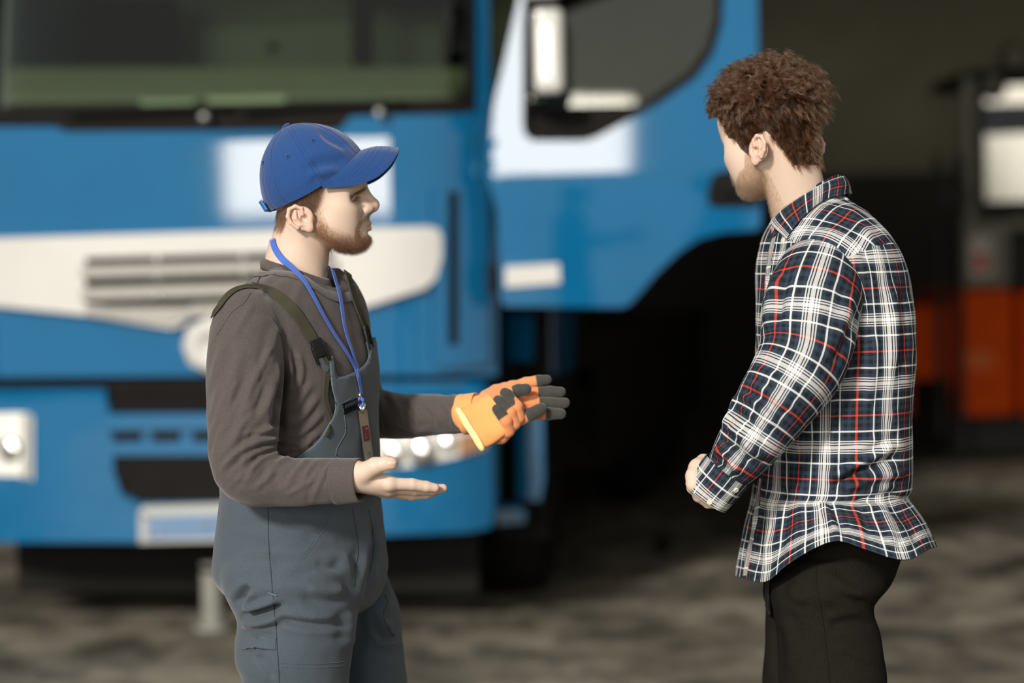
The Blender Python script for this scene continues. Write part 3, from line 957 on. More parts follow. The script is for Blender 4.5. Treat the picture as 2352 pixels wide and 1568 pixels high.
def in_poly(p, poly):
    x, y = p[:, 0], p[:, 1]
    out = np.zeros(len(p), bool)
    poly = np.asarray(poly, float)
    j = len(poly) - 1
    for i in range(len(poly)):
        (xi, yi), (xj, yj) = poly[i], poly[j]
        c = ((yi > y) != (yj > y)) & (x < (xj - xi) * (y - yi) / (yj - yi + 1e-12) + xi)
        out ^= c
        j = i
    return out
def set_attr(me, name, vals):
    a = me.attributes.new(name, 'FLOAT_COLOR', 'POINT')
    c = np.ones((len(vals), 4), np.float32); c[:, :3] = vals
    a.data.foreach_set('color', c.ravel())
def skin_mat(name):
    m = bpy.data.materials.new(name)
    m.use_nodes = True
    nt = m.node_tree; b = nt.nodes['Principled BSDF']
    at = nt.nodes.new('ShaderNodeAttribute'); at.attribute_name = 'tone'
    nt.links.new(at.outputs['Color'], b.inputs['Base Color'])
    b.inputs['Roughness'].default_value = 0.52
    b.inputs['Specular IOR Level'].default_value = 0.35
    b.inputs['Subsurface Weight'].default_value = 0.25
    b.inputs['Subsurface Radius'].default_value = (0.012, 0.005, 0.003)
    b.inputs['Subsurface Scale'].default_value = 0.35
    tc = nt.nodes.new('ShaderNodeTexCoord')
    n = nt.nodes.new('ShaderNodeTexNoise'); n.inputs['Scale'].default_value = 420; n.inputs['Detail'].default_value = 4
    nt.links.new(tc.outputs['Object'], n.inputs['Vector'])
    bp = nt.nodes.new('ShaderNodeBump'); bp.inputs['Strength'].default_value = 0.18; bp.inputs['Distance'].default_value = 0.001
    nt.links.new(n.outputs['Fac'], bp.inputs['Height']); nt.links.new(bp.outputs['Normal'], b.inputs['Normal'])
    return m
M_skin = skin_mat('skin')

# ---- a head: front +X, left +Y, up +Z, origin between the ears at eye height
EARX = .007
HELIX = [(-.0238, -.0259), (-.0255, -.0150), (-.0365, -.0108), (-.0478, -.0165), (-.0505, -.0295), (-.0445, -.0415), (-.0330, -.0505)]
def head_sdf(X):
    Y = X.copy(); Y[:, 1] = np.abs(Y[:, 1])                         # symmetric
    d = ell(X, (-.001, 0, .045), (.0925, .075, .086))
    d = smin(d, ell(X, (.045, 0, -.005), (.049, .061, .066)), .03)
    d = smin(d, ell(X, (.070, 0, -.044), (.032, .034, .032)), .022)
    d = smin(d, ell(X, (.042, 0, -.058), (.046, .047, .026)), .02)
    d = smin(d, cap(Y, (.008, .053, -.050), (.072, .020, -.074), .013, .013), .03)
    d = smin(d, ell(X, (.0865, 0, -.0695), (.0155, .019, .0165)), .016)
    d = smin(d, ell(Y, (.056, .045, -.012), (.024, .020, .020)), .024)
    d = smin(d, ell(Y, (.046, .042, -.040), (.028, .018, .026)), .03)
    d = smin(d, cap(Y, (.0840, .010, .027), (.058, .047, .012), .0110, .0095), .016)
    d = smin(d, ell(X, (.060, 0, .055), (.024, .050, .030)), .03)
    d = smax(d, -ell(Y, (.0930, .0400, .002), (.0235, .0265, .0105)), .016)
    d = smin(d, ell(Y, (.0640, .0335, .0005), (.0150, .0168, .0134)), .009)        # closed lids over the eyeball
    d = smax(d, -cap(Y, (.0815, .0255, .0028), (.0735, .0490, -.0040), .0024, .0014), .0014)    # the slit between them
    n = cap(X, (.0905, 0, .021), (.1095, 0, -.0070), .0080, .0105)
    n = smin(n, ell(X, (.1112, 0, -.0095), (.0108, .0115, .0108)), .006)
    n = smin(n, ell(Y, (.0995, .0130, -.0150), (.0120, .0075, .0095)), .006)
    n = smin(n, cap(X, (.111, 0, -.0165), (.100, 0, -.0225), .0052, .005), .006)
    n = smin(n, cap(Y, (.084, .010, .004), (.096, .011, -.010), .0075, .0075), .01)
    d = smin(d, n, .011)
    d = smax(d, -ell(Y, (.1045, .0068, -.0235), (.0058, .0032, .0042)), .003)
    d = smax(d, -cap(Y, (.0935, .0235, -.0150), (.0800, .0330, -.0440), .0018, .0012), .009)   # fold from nose to mouth
    d = smin(d, cap(Y, (.1012, 0, -.0425), (.0865, .0225, -.0495), .0058, .0024), .004)
    d = smin(d, cap(Y, (.1002, 0, -.0540), (.0860, .0205, -.0510), .0070, .0028), .004)
    d = smax(d, -cap(Y, (.1095, 0, -.0482), (.0885, .0255, -.0502), .0012, .0010), .0025)
    d = smax(d, -cap(Y, (.1020, 0, -.0620), (.0920, .016, -.0610), .0030, .0022), .009)
    # ear
    Y[:, 0] -= EARX
    ey = lambda x: .0770 + (-.004 - x) * .12
    e = ell(Y, (-.026, .0765, -.033), (.0225, .0060, .0225))
    e = smin(e, ell(Y, (-.012, .0775, -.0505), (.0078, .0052, .0085)), .006)
    hl = [(x, ey(x) + .0025, z) for x, z in HELIX]
    e = smax(e, -ell(Y, (-.0330, .0850, -.0290), (.0130, .0058, .0150)), .003)
    e = smax(e, -ell(Y, (-.0205, .0840, -.0345), (.0085, .0110, .0090)), .003)
    e = smin(e, chain(Y, hl, [.0030, .0034, .0036, .0036, .0036, .0034, .0038], .002), .0025)
    e = smin(e, chain(Y, [(-.0370, ey(-.037), -.0200), (-.0365, ey(-.036) + .001, -.0330), (-.0280, ey(-.028) + .0005, -.0440), (-.0170, ey(-.017), -.0440)], [.0030, .0036, .0032, .0034], .002), .003)
    e = smin(e, ell(Y, (-.0100, .0765, -.0340), (.0042, .0050, .0062)), .004)
    return smin(d, e, .006)
def face_tone(X, base=(0.61, 0.465, 0.37)):
    """skin colour by place on the face: lips, ears, nose and cheeks are redder"""
    t = np.tile(np.array(base, np.float32), (len(X), 1))
    Y = X.copy(); Y[:, 1] = np.abs(Y[:, 1])
    def mixc(mask, c, a):
        m = np.clip(mask, 0, 1)[:, None] * a
        t[:] = t * (1 - m) + np.array(c, np.float32) * m
    mixc(np.exp(-((np.linalg.norm(X - [.108, 0, -.008], axis=1)) / .016) ** 2), (.68, .38, .29), .55)
    mixc(np.exp(-((np.linalg.norm(Y - [.068, .04, -.016], axis=1)) / .022) ** 2), (.68, .44, .34), .35)
    mixc(np.clip((Y[:, 1] - .074) / .006, 0, 1) * (X[:, 0] < 0.0) * (X[:, 2] < 0), (.70, .42, .33), .5)
    du = cap(Y, (.1015, 0, -.0425), (.0865, .0225, -.0495), .0048, .0022); dl = cap(Y, (.1000, 0, -.0535), (.0860, .0205, -.0510), .0060, .0026)
    mixc(1.5 - np.minimum(du, dl) / .0014, (.60, .22, .17), .95)
    return t
# ------------------------------------------------------------------ the mechanic (left)
AY = 4.5
def ringpx(py, xl, xr, Y, th, ratio, e=2.3, dz=0.0):
    """an elliptical body ring between two outline pixels; th turns its front away from +X, ratio = width / depth"""
    a, b = P(xl, py, Y), P(xr, py, Y)
    c = (a + b) / 2
    h = (b[0] - a[0]) / 2
    F = np.array([math.cos(th), math.sin(th), 0]); L = np.array([-math.sin(th), math.cos(th), 0])
    d = h / math.sqrt((ratio * L[0]) ** 2 + F[0] ** 2)
    c = c + [0, 0, dz]
    return (c, L * d * ratio, F * d, e)
M_shirt = mat('charcoal_jersey', srgb(79, 72, 70), 0.9, noise=0.10, scale=260, sheen=0.25, bump=0.15, bscale=900, spec=0.2)
M_over = mat('overall_twill', srgb(68, 78, 87), 0.85, noise=0.07, scale=300, sheen=0.2, bump=0.2, bscale=1100, spec=0.25)
M_strap = mat('olive_webbing', srgb(66, 64, 52), 0.9, noise=0.15, scale=500, bump=0.3, bscale=900, spec=0.2)
M_thread = mat('grey_thread', srgb(98, 108, 120), 0.8, spec=0.2)
M_dthread = mat('dark_thread', srgb(52, 57, 63), 0.8, spec=0.2)
M_buckle = mat('black_buckle', srgb(20, 20, 20), 0.5, spec=.3)
M_cap = mat('cap_cotton', srgb(30, 67, 122), 0.9, noise=0.09, scale=420, sheen=0.3, bump=0.25, bscale=1200, spec=0.2)
M_capthread = mat('cap_thread', srgb(44, 84, 140), 0.85, spec=0.2)
M_metal = mat('nickel_clip', srgb(226, 222, 212), 0.2, metal=1.0)

mech_x = P(700, 800, AY)[0]
mech = tag(world_empty('person', (mech_x, AY, 0)), 'man in blue cap, charcoal sweater and grey bib overalls, holding out both hands', 'person')
TA = math.radians(-26)
# --- head
HO_A = P(720, 462, AY)
HR_A = np.array([[1, 0, 0], [0, 1, 0], [0, 0, 1]], float)
yaw = Matrix.Rotation(math.radians(2), 3, 'Z'); HR_A = np.array(yaw)
to_head = lambda X: ((X - HO_A) @ HR_A).astype(np.float32)
def head_full(X):
    H = to_head(X)
    d = head_sdf(H)
    Hs = H.copy(); Hs[:, 1] = np.abs(Hs[:, 1])
    nk = cap(H, (-.016, 0, -.035), (-.034, .0, -.165), .050, .0535)
    nk = smin(nk, cap(Hs, (-.028, .048, -.048), (.000, .016, -.165), .010, .011), .022)
    nk = smin(nk, cap(H, (-.046, 0, -.10), (-.066, 0, -.20), .040, .052), .03)
    return smin(d, nk, .016)
hv, hf = surface_nets(head_full, HO_A + [-.125, -.105, -.20], HO_A + [.145, .105, .142], .0017)
def tone_head(v, fn, base=(0.61, 0.465, 0.37)):
    return face_tone(fn(v), base)
# --- bare right hand, palm up
def hand_sdf(X, W, A, fingers, thumb, palm_r=.0128):
    """W wrist, A forearm point, fingers = four lists of joints from knuckle to tip with radii"""
    d = cap(X, A, W, .0245, .0235)
    for pts, rad in fingers:
        d = smin(d, cap(X, W, pts[0], .0200, palm_r), .014)
    d = smin(d, cap(X, W, sum(q[0][0] for q in fingers[:3]) / 3, .0225, .0155), .010)
    for i in range(3):
        d = smin(d, cap(X, fingers[i][0][0], fingers[i + 1][0][0], palm_r - .001, palm_r - .0015), .006)
    pl = None
    for pts, rad in fingers:
        c = chain(X, pts, rad, .003)
        pl = c if pl is None else smin(pl, c, .0012)
    d = smin(d, pl, .005)
    pts, rad = thumb
    t = chain(X, pts, rad, .005)
    return smin(d, t, .008)
fr = lambda s: [.0110 * s, .0100 * s, .0090 * s, .0075 * s]
Wr, Ar = P(812, 1092, 4.212), P(740, 1103, 4.224)
right_fingers = [
    (PV([(894, 1110, 4.205), (946, 1112, 4.215), (979, 1117, 4.222), (999, 1120, 4.226)]), fr(1.06)),
    (PV([(894, 1119, 4.224), (952, 1124, 4.238), (992, 1124, 4.246), (1017, 1121, 4.252)]), fr(1.06)),
    (PV([(888, 1126, 4.244), (945, 1136, 4.260), (978, 1134, 4.266), (1000, 1129, 4.272)]), fr(1.0)),
    (PV([(880, 1126, 4.264), (925, 1136, 4.276), (955, 1135, 4.282), (975, 1131, 4.286)]), fr(.88))]
right_thumb = (PV([(838, 1084, 4.195), (862, 1070, 4.182), (886, 1064, 4.178), (899, 1064, 4.176)]), [.0185, .0148, .0122, .0112])
hand_r = lambda X: hand_sdf(X, Wr, Ar, right_fingers, right_thumb)
lo, hi = P(740, 1180, 4.22), P(1045, 1030, 4.22)
rv, rf = surface_nets(hand_r, [lo[0], 4.13, lo[2]], [hi[0], 4.31, hi[2]], .0015)
# --- the trunk, arms and legs under the clothes (coarse)
def body_core(X):
    shR, shL = P(560, 730, 4.36), P(765, 720, 4.66)
    ch = P(675, 800, AY); pv = P(692, 1230, AY)
    d = ell(X, ch, (.085, .12, .17))
    d = smin(d, ell(X, P(680, 1040, AY), (.085, .10, .22)), .05)
    d = smin(d, ell(X, pv, (.09, .11, .12)), .04)
    d = smin(d, cap(X, P(676, 650, AY), ch, .045, .07), .03)
    d = smin(d, chain(X, [shR, P(560, 960, 4.30), P(556, 1090, 4.28), P(700, 1104, 4.24)], [.052, .042, .038, .032]), .03)
    d = smin(d, chain(X, [shL, P(800, 880, 4.73), P(835, 945, 4.74), P(1010, 950, 4.64)], [.042, .034, .028, .024]), .015)
    d = smin(d, chain(X, [P(665, 1290, 4.43), P(680, 1480, 4.41), P(682, 1800, 4.41), P(668, 2440, 4.42)], [.07, .065, .05, .04]), .03)
    d = smin(d, chain(X, [P(785, 1290, 4.60), P(830, 1480, 4.63), P(852, 1800, 4.64), P(880, 2440, 4.64)], [.06, .055, .045, .038]), .03)
    return d
bv, bf = surface_nets(body_core, [-.68, 4.0, .02], [.0, 4.95, 1.5], .02, 1)
def join_body(name, pieces, parent):
    V, F, T, o = [], [], [], 0
    for v, f, t in pieces:
        V.append(v); F.append(f + o); T.append(t); o += len(v)
    me = np_mesh(name, np.vstack(V), np.vstack(F))
    set_attr(me, 'tone', np.vstack(T))
    return link(name, me, M_skin, parent)
def flat_tone(v, c=(0.61, 0.465, 0.37)):
    return np.tile(np.array(c, np.float32), (len(v), 1))
def hand_tone(v, tips, knuckles, base=(0.64, 0.49, 0.395)):
    t = flat_tone(v, base)
    for q, r in tips:
        m = np.exp(-(np.linalg.norm(v - q, axis=1) / r) ** 2)[:, None] * .55
        t = t * (1 - m) + np.array([.72, .42, .33]) * m
    return t
ta = tone_head(hv, to_head)
# beard shadow on the skin
BEARD_A = [(736, 442), (724, 455), (720, 500), (724, 540), (734, 561), (752, 573), (775, 583), (803, 592), (840, 588), (862, 566), (860, 543), (851, 538), (838, 541), (829, 549),
           (826, 540), (826, 528), (832, 515), (846, 506), (858, 502), (862, 490), (850, 491), (838, 500), (824, 511), (817, 524), (813, 546), (800, 537), (778, 527), (758, 522), (752, 508), (746, 488), (744, 460)]
def head_px(v):
    H = to_head(v)
    return np.c_[720 + H[:, 0] * 1234, 462 - H[:, 2] * 1234]
bm_a = in_poly(head_px(hv), BEARD_A)
bp2 = head_px(hv)
def beard_edge(p):
    lim = np.interp(p[:, 0], [722, 740, 760, 780, 800, 814], [438, 478, 518, 528, 536, 548])
    return np.where(p[:, 0] < 812, np.clip((p[:, 1] - lim) / 34, 0, 1), 1.0) * np.clip((p[:, 0] - np.interp(p[:, 1], [440, 500, 540, 575], [722, 717, 721, 770])) / 12, .0, 1)
wb_ = (bm_a * (.25 + .75 * beard_edge(bp2)))[:, None]
ta = ta * (1 - wb_) + ta * .70 * np.array([1, .93, .86]) * wb_
mech_body = join_body('body', [(hv, hf, ta), (rv, rf, hand_tone(rv, [(right_fingers[i][0][3], .013) for i in range(4)] + [(right_thumb[0][3], .013)], None)), (bv, bf, flat_tone(bv))], mech)
# thumb nail and middle finger nail
def nail(c, n, t, L_, W_, parent):
    n = np.asarray(n, float); n /= np.linalg.norm(n); t = np.asarray(t, float); t -= (t @ n) * n; t /= np.linalg.norm(t); s = np.cross(n, t)
    v, f = [], []
    for i in range(9):
        for j in range(7):
            a, b = -1 + i / 4, -1 + j / 3
            x = a * (1 - .18 * (abs(b) ** 3)); y = b * (1 - .2 * max(0, a) ** 2)
            v.append(c + t * x * L_ + s * y * W_ + n * (.0011 - .0028 * b * b - .0016 * a * a))
    for i in range(8):
        for j in range(6):
            f.append((i * 7 + j, i * 7 + j + 1, i * 7 + j + 8, i * 7 + j + 7))
    return pydata('nail', v, f, M_nail, parent)
M_nail = mat('nail', (0.66, 0.44, 0.36, 1), 0.3, spec=0.5)
hb = bvh(rv, rf)
h_ = hit(hb, 899, 1064)
nail(h_[0], h_[1], right_thumb[0][3] - right_thumb[0][2], .0070, .0056, mech_body)
# eyes: an eyeball in each socket, brows and lashes
M_eye = mat('eye_white', srgb(214, 200, 190), 0.15, coat=1.0)
M_iris = mat('iris', srgb(62, 52, 44), 0.15, coat=1.0)
def eyes(o, R, parent, look=(1, 0, 0)):
    for s in (-1, 1):
        c = o + R @ np.array([.0640, .0330 * s, .0005])
        bm = bmesh.new()
        bmesh.ops.create_uvsphere(bm, u_segments=24, v_segments=16, radius=.0132, matrix=Matrix.Translation(c))
        e = bm_obj('eye', bm, M_eye, parent, True)
        bm = bmesh.new()
        lk = R @ np.array([1, .0, -.05]); lk /= np.linalg.norm(lk)
        M_ = Matrix.Translation(c + lk * .0108) @ Vector(lk).to_track_quat('Z', 'Y').to_matrix().to_4x4()
        bmesh.ops.create_uvsphere(bm, u_segments=20, v_segments=10, radius=.0058, matrix=M_ @ Matrix.Diagonal((1, 1, .5, 1)))
        bm_obj('iris', bm, M_iris, e, True)
eyes(HO_A, HR_A, mech_body)

# --- hair, brows, beard
M_beard = hair_mat('ginger_beard', (0.085, 0.034, 0.0145, 1), .4, .5)
M_hairA = hair_mat('brown_hair', (0.05, 0.024, 0.012, 1), .4, .35)
def fibres(o, R, length, npts, jitter, lay, seed, gravity=0.0, lenvar=.35, wave=0.0):
    """straight fibres: leave along the normal, then lie along `lay` (given in head space)"""
    def fn(roots, nr):
        r = np.random.default_rng(seed)
        N = len(roots)
        L = (length(roots) if callable(length) else np.full(N, length)) * (1 + lenvar * r.normal(size=N)).clip(.3, 1.7)
        lv = (lay(roots) if callable(lay) else np.tile(np.asarray(lay, float), (N, 1))) @ R.T
        lv = lv + r.normal(size=(N, 3)) * jitter
        d = nr * .55 + lv
        d /= np.linalg.norm(d, axis=1)[:, None]
        t = np.linspace(0, 1, npts)
        bend = lv - (lv * nr).sum(1)[:, None] * nr * .8
        pts = roots[:, None] - nr[:, None] * .001 + d[:, None] * (L[:, None] * t)[..., None] + bend[:, None] * (L[:, None] * t ** 2 * .35)[..., None]
        if wave:
            ph = r.random(N) * 6.28
            ax = np.cross(nr, lv); ax /= np.linalg.norm(ax, axis=1)[:, None] + 1e-9
            pts += ax[:, None] * (np.sin(t[None] * 7 + ph[:, None]) * wave * t[None])[..., None]
        return pts
    return fn
def grow(name, v, f, keep, N, fn, m, parent, npts, r0, r1, seed):
    roots, nr = sample_surface(v, f, keep, N, seed)
    if len(roots) == 0: return None
    return strands(name, roots, lambda q: fn(q, nr), npts, m, parent, r0, r1)
def beard_len(q):
    p = head_px(q)
    base = np.interp(p[:, 1], [440, 500, 540, 575, 592], [.004, .0055, .0065, .0085, .0105])
    return base * np.where((p[:, 0] > 815) & (p[:, 1] < 530), .50, 1.0)
def beard_lay(q):
    p = head_px(q)
    l = np.zeros((len(q), 3)); l[:, 2] = -1.0; l[:, 0] = .30
    mo = (p[:, 0] > 812) & (p[:, 1] < 530)
    l[mo] = (-.15, 0, -1.0)
    H = to_head(q); l[:, 1] = np.sign(H[:, 1]) * .15
    return l
def beard_keep(c):
    p = head_px(c); H = to_head(c)
    soft = in_poly(p, BEARD_A).astype(float)
    edge = np.maximum(beard_edge(p), .10)
    return soft * np.where(p[:, 0] < 812, edge, 1.0) * (H[:, 2] > -.112) * ~((H[:, 0] < .0) & (np.abs(H[:, 1]) > .077))
grow('beard', hv, hf, beard_keep, 13000, fibres(HO_A, HR_A, beard_len, 6, .34, beard_lay, 5, wave=.0011), M_beard, mech_body, 6, .00012, .00003, 3)
HAIR_A = [(590, 380), (620, 470), (628, 505), (640, 524), (650, 522), (657, 510), (660, 492), (668, 478), (690, 470), (712, 476), (722, 492), (732, 470), (740, 448), (748, 432), (800, 330), (700, 280), (600, 320)]
def hairA_keep(c):
    p = head_px(c); H = to_head(c)
    return (in_poly(p, HAIR_A) & (((H - np.array([.0024, 0, .039])) @ np.array([-.508, 0, .861])) < -.012) & (np.abs(H[:, 1]) < .0775)).astype(float)
def hairA_lay(q):
    H = to_head(q)
    l = np.zeros((len(q), 3)); l[:, 2] = -1; l[:, 0] = np.where(H[:, 0] > -.02, -.25, .15)
    return l
grow('hair', hv, hf, hairA_keep, 9000, fibres(HO_A, HR_A, .011, 5, .14, hairA_lay, 6), M_hairA, mech_body, 5, .00012, .00004, 4)
def brow_keep(c):
    H = to_head(c); a = np.abs(H[:, 1])
    z0 = .0235 - np.clip(a - .014, 0, 1) * .55
    return ((np.abs(H[:, 2] - z0) < .0042) & (a > .010) & (a < .052) & (H[:, 0] > .04)).astype(float)
grow('eyebrows', hv, hf, brow_keep, 1300, fibres(HO_A, HR_A, .009, 4, .12, lambda q: np.c_[np.full(len(q), -.7), np.sign(to_head(q)[:, 1]) * .7, np.full(len(q), -.15)], 8), M_hairA, mech_body, 4, .00013, .00004, 9)
def lash_keep(c):
    H = to_head(c); a = np.abs(H[:, 1])
    return ((np.abs(H[:, 2] - (.0052 - (a - .0250) * .32)) < .0012) & (np.abs(a - .0335) < .0125) & (H[:, 0] > .06)).astype(float)
grow('eyelashes', hv, hf, lash_keep, 420, fibres(HO_A, HR_A, .007, 4, .1, (1.0, .35, -.30), 10), hair_mat('dark_lash', (.05, .03, .02, 1)), mech_body, 4, .00012, .00004, 11)
# --- sweater: torso and sleeves fused into one cloth
def R_(py, xl, xr, Y=AY, th=TA, ratio=1.35, e=2.4): return ringpx(py, xl, xr, Y, th, ratio, e)
NA = math.radians(-8)
torso = loft([R_(588, 648, 742, AY, NA, 1.05), R_(608, 624, 764, AY, NA, 1.15), R_(628, 602, 786, AY, TA, 1.5), R_(655, 574, 806, AY, TA, 1.85), R_(700, 540, 826, AY, TA, 1.8),
              R_(760, 522, 838, AY, TA, 1.6), R_(850, 520, 848), R_(960, 520, 848), R_(1060, 520, 852), R_(1150, 522, 858), R_(1200, 522, 860)], 90, 64)
slR = arm([P(592, 690, 4.40), P(567, 742, 4.345), P(563, 850, 4.31), P(559, 980, 4.275), P(566, 1082, 4.255), P(650, 1106, 4.245), P(730, 1105, 4.235), P(800, 1104, 4.225)],
          [.036, .0615, .0690, .0640, .0560, .0450, .0410, .0375], 90, 36)
slL = arm([P(762, 672, 4.60), P(775, 730, 4.665), P(795, 830, 4.72), P(828, 930, 4.75), P(900, 955, 4.71), P(1000, 952, 4.65), P(1082, 950, 4.60)],
          [.040, .058, .058, .054, .046, .0405, .0345], 90, 36)
sv, sf = fuse([torso, slR, slL], .0037, 12)
sv = sv + normals(sv, sf) * (0.0014 * wob(sv, 38) + 0.0007 * wob(sv, 95, 3))[:, None]
SHIRT_FOLDS = [
    # elbow: bundles of creases that run from the crook round the outside
    ([(650, 985), (615, 988), (575, 1010)], 9, 4), ([(655, 1010), (600, 1012), (545, 1040), (500, 1090)], 8, 5.0), ([(650, 1022), (590, 1035), (540, 1065)], 6, 3.6),
    ([(664, 1030), (610, 1052), (560, 1090)], 6, 3.2), ([(690, 1040), (640, 1062), (600, 1100)], 6, 2.8), ([(625, 1000), (580, 1000), (540, 1022)], 6, -3.0),
    ([(660, 1020), (600, 1025), (520, 1080)], 5, -2.5), ([(710, 1050), (680, 1080), (660, 1110)], 6, 2.4), ([(735, 1052), (705, 1085), (690, 1125)], 6, 2.6), ([(765, 1056), (742, 1090), (728, 1130)], 6, 2.2),
    ([(790, 1064), (770, 1095), (760, 1130)], 5, 1.8), ([(720, 1100), (690, 1120), (650, 1140)], 6, 1.6), ([(640, 1075), (610, 1100), (580, 1130)], 7, 2.0),
    # upper arm, long soft folds
    ([(560, 790), (535, 860), (510, 950), (500, 1020)], 14, 2.4), ([(600, 830), (580, 900), (548, 980), (520, 1050)], 13, 2.8), ([(625, 880), (610, 930), (575, 990)], 10, 2.6),
    ([(520, 760), (500, 840), (492, 920)], 12, 1.6), ([(590, 940), (560, 975), (540, 1010)], 8, 2.2), ([(640, 740), (625, 790), (612, 850)], 12, 2.0), ([(585, 690), (560, 730), (530, 780)], 9, 1.6),
    # armpit and chest
    ([(655, 800), (668, 850), (662, 910)], 9, 4.0), ([(682, 805), (692, 850), (684, 900)], 9, 3.4), ([(650, 830), (652, 880), (645, 930)], 8, -4.5), ([(668, 790), (678, 840), (676, 890)], 6, -2.5),
    ([(720, 870), (690, 920), (665, 950)], 10, 2.5), ([(735, 900), (700, 950), (660, 985)], 10, 3.0), ([(745, 940), (705, 985), (665, 1010)], 9, 3.0), ([(740, 985), (700, 1015), (660, 1020)], 8, 2.8),
    ([(720, 1010), (690, 1030), (662, 1032)], 6, 2.2), ([(700, 640), (680, 680), (665, 730)], 12, 1.5), ([(640, 620), (610, 650), (590, 690)], 9, 1.6), ([(705, 720), (720, 760), (745, 790)], 10, 1.4),
    ([(660, 850), (640, 940), (640, 1000)], 16, -7.0),
    # far sleeve
    ([(880, 890), (910, 930), (930, 985)], 8, 2.4), ([(925, 905), (955, 940), (965, 985)], 8, 2.2), ([(965, 915), (1000, 950), (1010, 985)], 7, 2.0), ([(1010, 915), (1035, 950), (1040, 985)], 6, 1.8),
    ([(865, 905), (880, 950), (890, 995)], 8, 2.2), ([(900, 960), (950, 985), (1000, 985)], 7, 1.6),
]
fr_ = np.random.default_rng(11)
for i in range(26):                                                  # short slanting creases along the forearm
    x = fr_.uniform(560, 790); y0 = np.interp(x, [540, 640, 780], [1030, 1048, 1060]) + fr_.uniform(0, 40)
    l = fr_.uniform(50, 92); a = fr_.uniform(.75, 1.2)
    SHIRT_FOLDS.append(([(x, y0), (x - l * .35, y0 + l * .45), (x - l * math.cos(a) * 1.1, y0 + l * math.sin(a))], fr_.uniform(6, 9.5), fr_.choice([-1, 1, 1]) * fr_.uniform(.7, 1.5)))
for i in range(16):
    x = fr_.uniform(505, 640); y0 = fr_.uniform(760, 960); l = fr_.uniform(60, 120)
    SHIRT_FOLDS.append(([(x, y0), (x - l * .22, y0 + l * .5), (x - l * .36, y0 + l)], fr_.uniform(6, 11), fr_.choice([-1, 1]) * fr_.uniform(.9, 1.7)))
sv = fold(sv, sf, [(a, b * .95, c * 1.75) for a, b, c in SHIRT_FOLDS])
sv = laplace(sv, sf, 1, .15)
# cut the neck opening and open the cuffs
c4 = sv[sf].mean(1)
cp = proj(c4)
nk_ax = HO_A + HR_A @ np.array([-.030, 0, -.115])
neck_n = np.array([.42, -.06, 1.0]); neck_n /= np.linalg.norm(neck_n)
keep = ((c4 - (HO_A + np.array([-.0315, 0, -.1285]))) @ neck_n < 0) | (np.linalg.norm((c4 - nk_ax)[:, :2], axis=1) > .10)
shirt_tree = bvh(sv, sf)
me = np_mesh('sweater', sv, sf[keep])
bm = bmesh.new(); bm.from_mesh(me)
bmesh.ops.delete(bm, geom=[v for v in bm.verts if not v.link_faces], context='VERTS')
bm.to_mesh(me); bm.free()
sweater = link('sweater', me, M_shirt, mech)
# ribbed neckband lying on the neck
NC = HO_A + np.array([-.0315, -.001, -.129])
u1 = np.cross([0, 1, 0], neck_n); u1 /= np.linalg.norm(u1)
u2 = np.cross(neck_n, u1)
ang = np.linspace(0, 2 * math.pi, 72, endpoint=False)
v, f = [], []
prof = [(.0005, -.013), (.0035, -.011), (.0042, -.004), (.0030, .0065), (.0, .0085), (-.003, .006), (-.0035, -.010)]
for a in ang:
    r0 = .0590 + .0015 * math.cos(2 * a)
    for (dr, dh) in prof:
        rr = r0 + dr - dh * .55
        v.append(NC + (u1 * math.cos(a) * rr * 1.03 + u2 * math.sin(a) * rr * .98) + neck_n * dh)
    for ex in (.008, .018, .034):                                   # the cloth below the band runs out onto the shoulders
        q = NC + (u1 * math.cos(a) + u2 * math.sin(a)) * (r0 + ex + .004) + neck_n * (-.012 - ex * .5)
        r = shirt_tree.find_nearest(Vector(q))
        w = min(1, ex / .018)
        v.append(q * (1 - w) + (np.array(r[0]) + np.array(r[1]) * .0022) * w)
k = len(prof) + 3
for i in range(72):
    for j in [6, 5, 4, 3, 2, 1, 7, 8]:
        j2 = {1: 2, 2: 3, 3: 4, 4: 5, 5: 6, 6: 0, 7: 8, 8: 9}[j]
        f.append((i * k + j, ((i + 1) % 72) * k + j, ((i + 1) % 72) * k + j2, i * k + j2))
    f.append((i * k + 1, i * k + 7, ((i + 1) % 72) * k + 7, ((i + 1) % 72) * k + 1))
pydata('neckband', v, f, M_shirt, sweater)
# cuffs
def cuff(name, a, b, r0, r1, m, parent, thick=.003, rings=14, squash=1.0, nu=40):
    a, b = np.asarray(a), np.asarray(b)
    T = (b - a) / np.linalg.norm(b - a)
    u = np.cross([0, 0, 1], T); u /= np.linalg.norm(u); w = np.cross(T, u)
    pts = []
    L = [(t, r0 + (r1 - r0) * t + .0016 * math.exp(-((t - .12) / .05) ** 2)) for t in np.linspace(0, 1, rings)] + [(1.02, r1 - .001), (1.0, r1 - thick), (.5, r1 - thick - .002), (.1, (r0 + r1) / 2 - thick - .004)]
    v, f = [], []
    for t, r in L:
        for i in range(nu):
            g = 2 * math.pi * i / nu
            rr = r * (1 + .02 * math.sin(3 * g + 1) + .012 * math.sin(5 * g))
            v.append(a + (b - a) * t + u * math.cos(g) * rr * squash + w * math.sin(g) * rr)
    for i in range(len(L) - 1):
        for j in range(nu):
            j2 = (j + 1) % nu
            f.append((i * nu + j, i * nu + j2, (i + 1) * nu + j2, (i + 1) * nu + j))
    return pydata(name, v, f, m, parent)
cuff('cuff', P(772, 1105, 4.228), P(829, 1102, 4.212), .0405, .0385, M_shirt, sweater)
cuff('cuff', P(1040, 951, 4.63), P(1080, 950, 4.60), .0375, .0345, M_shirt, sweater)
seam('shoulder_seam', shirt_tree, [(600, 630), (594, 644), (588, 658)], M_dthread, sweater, .0009)
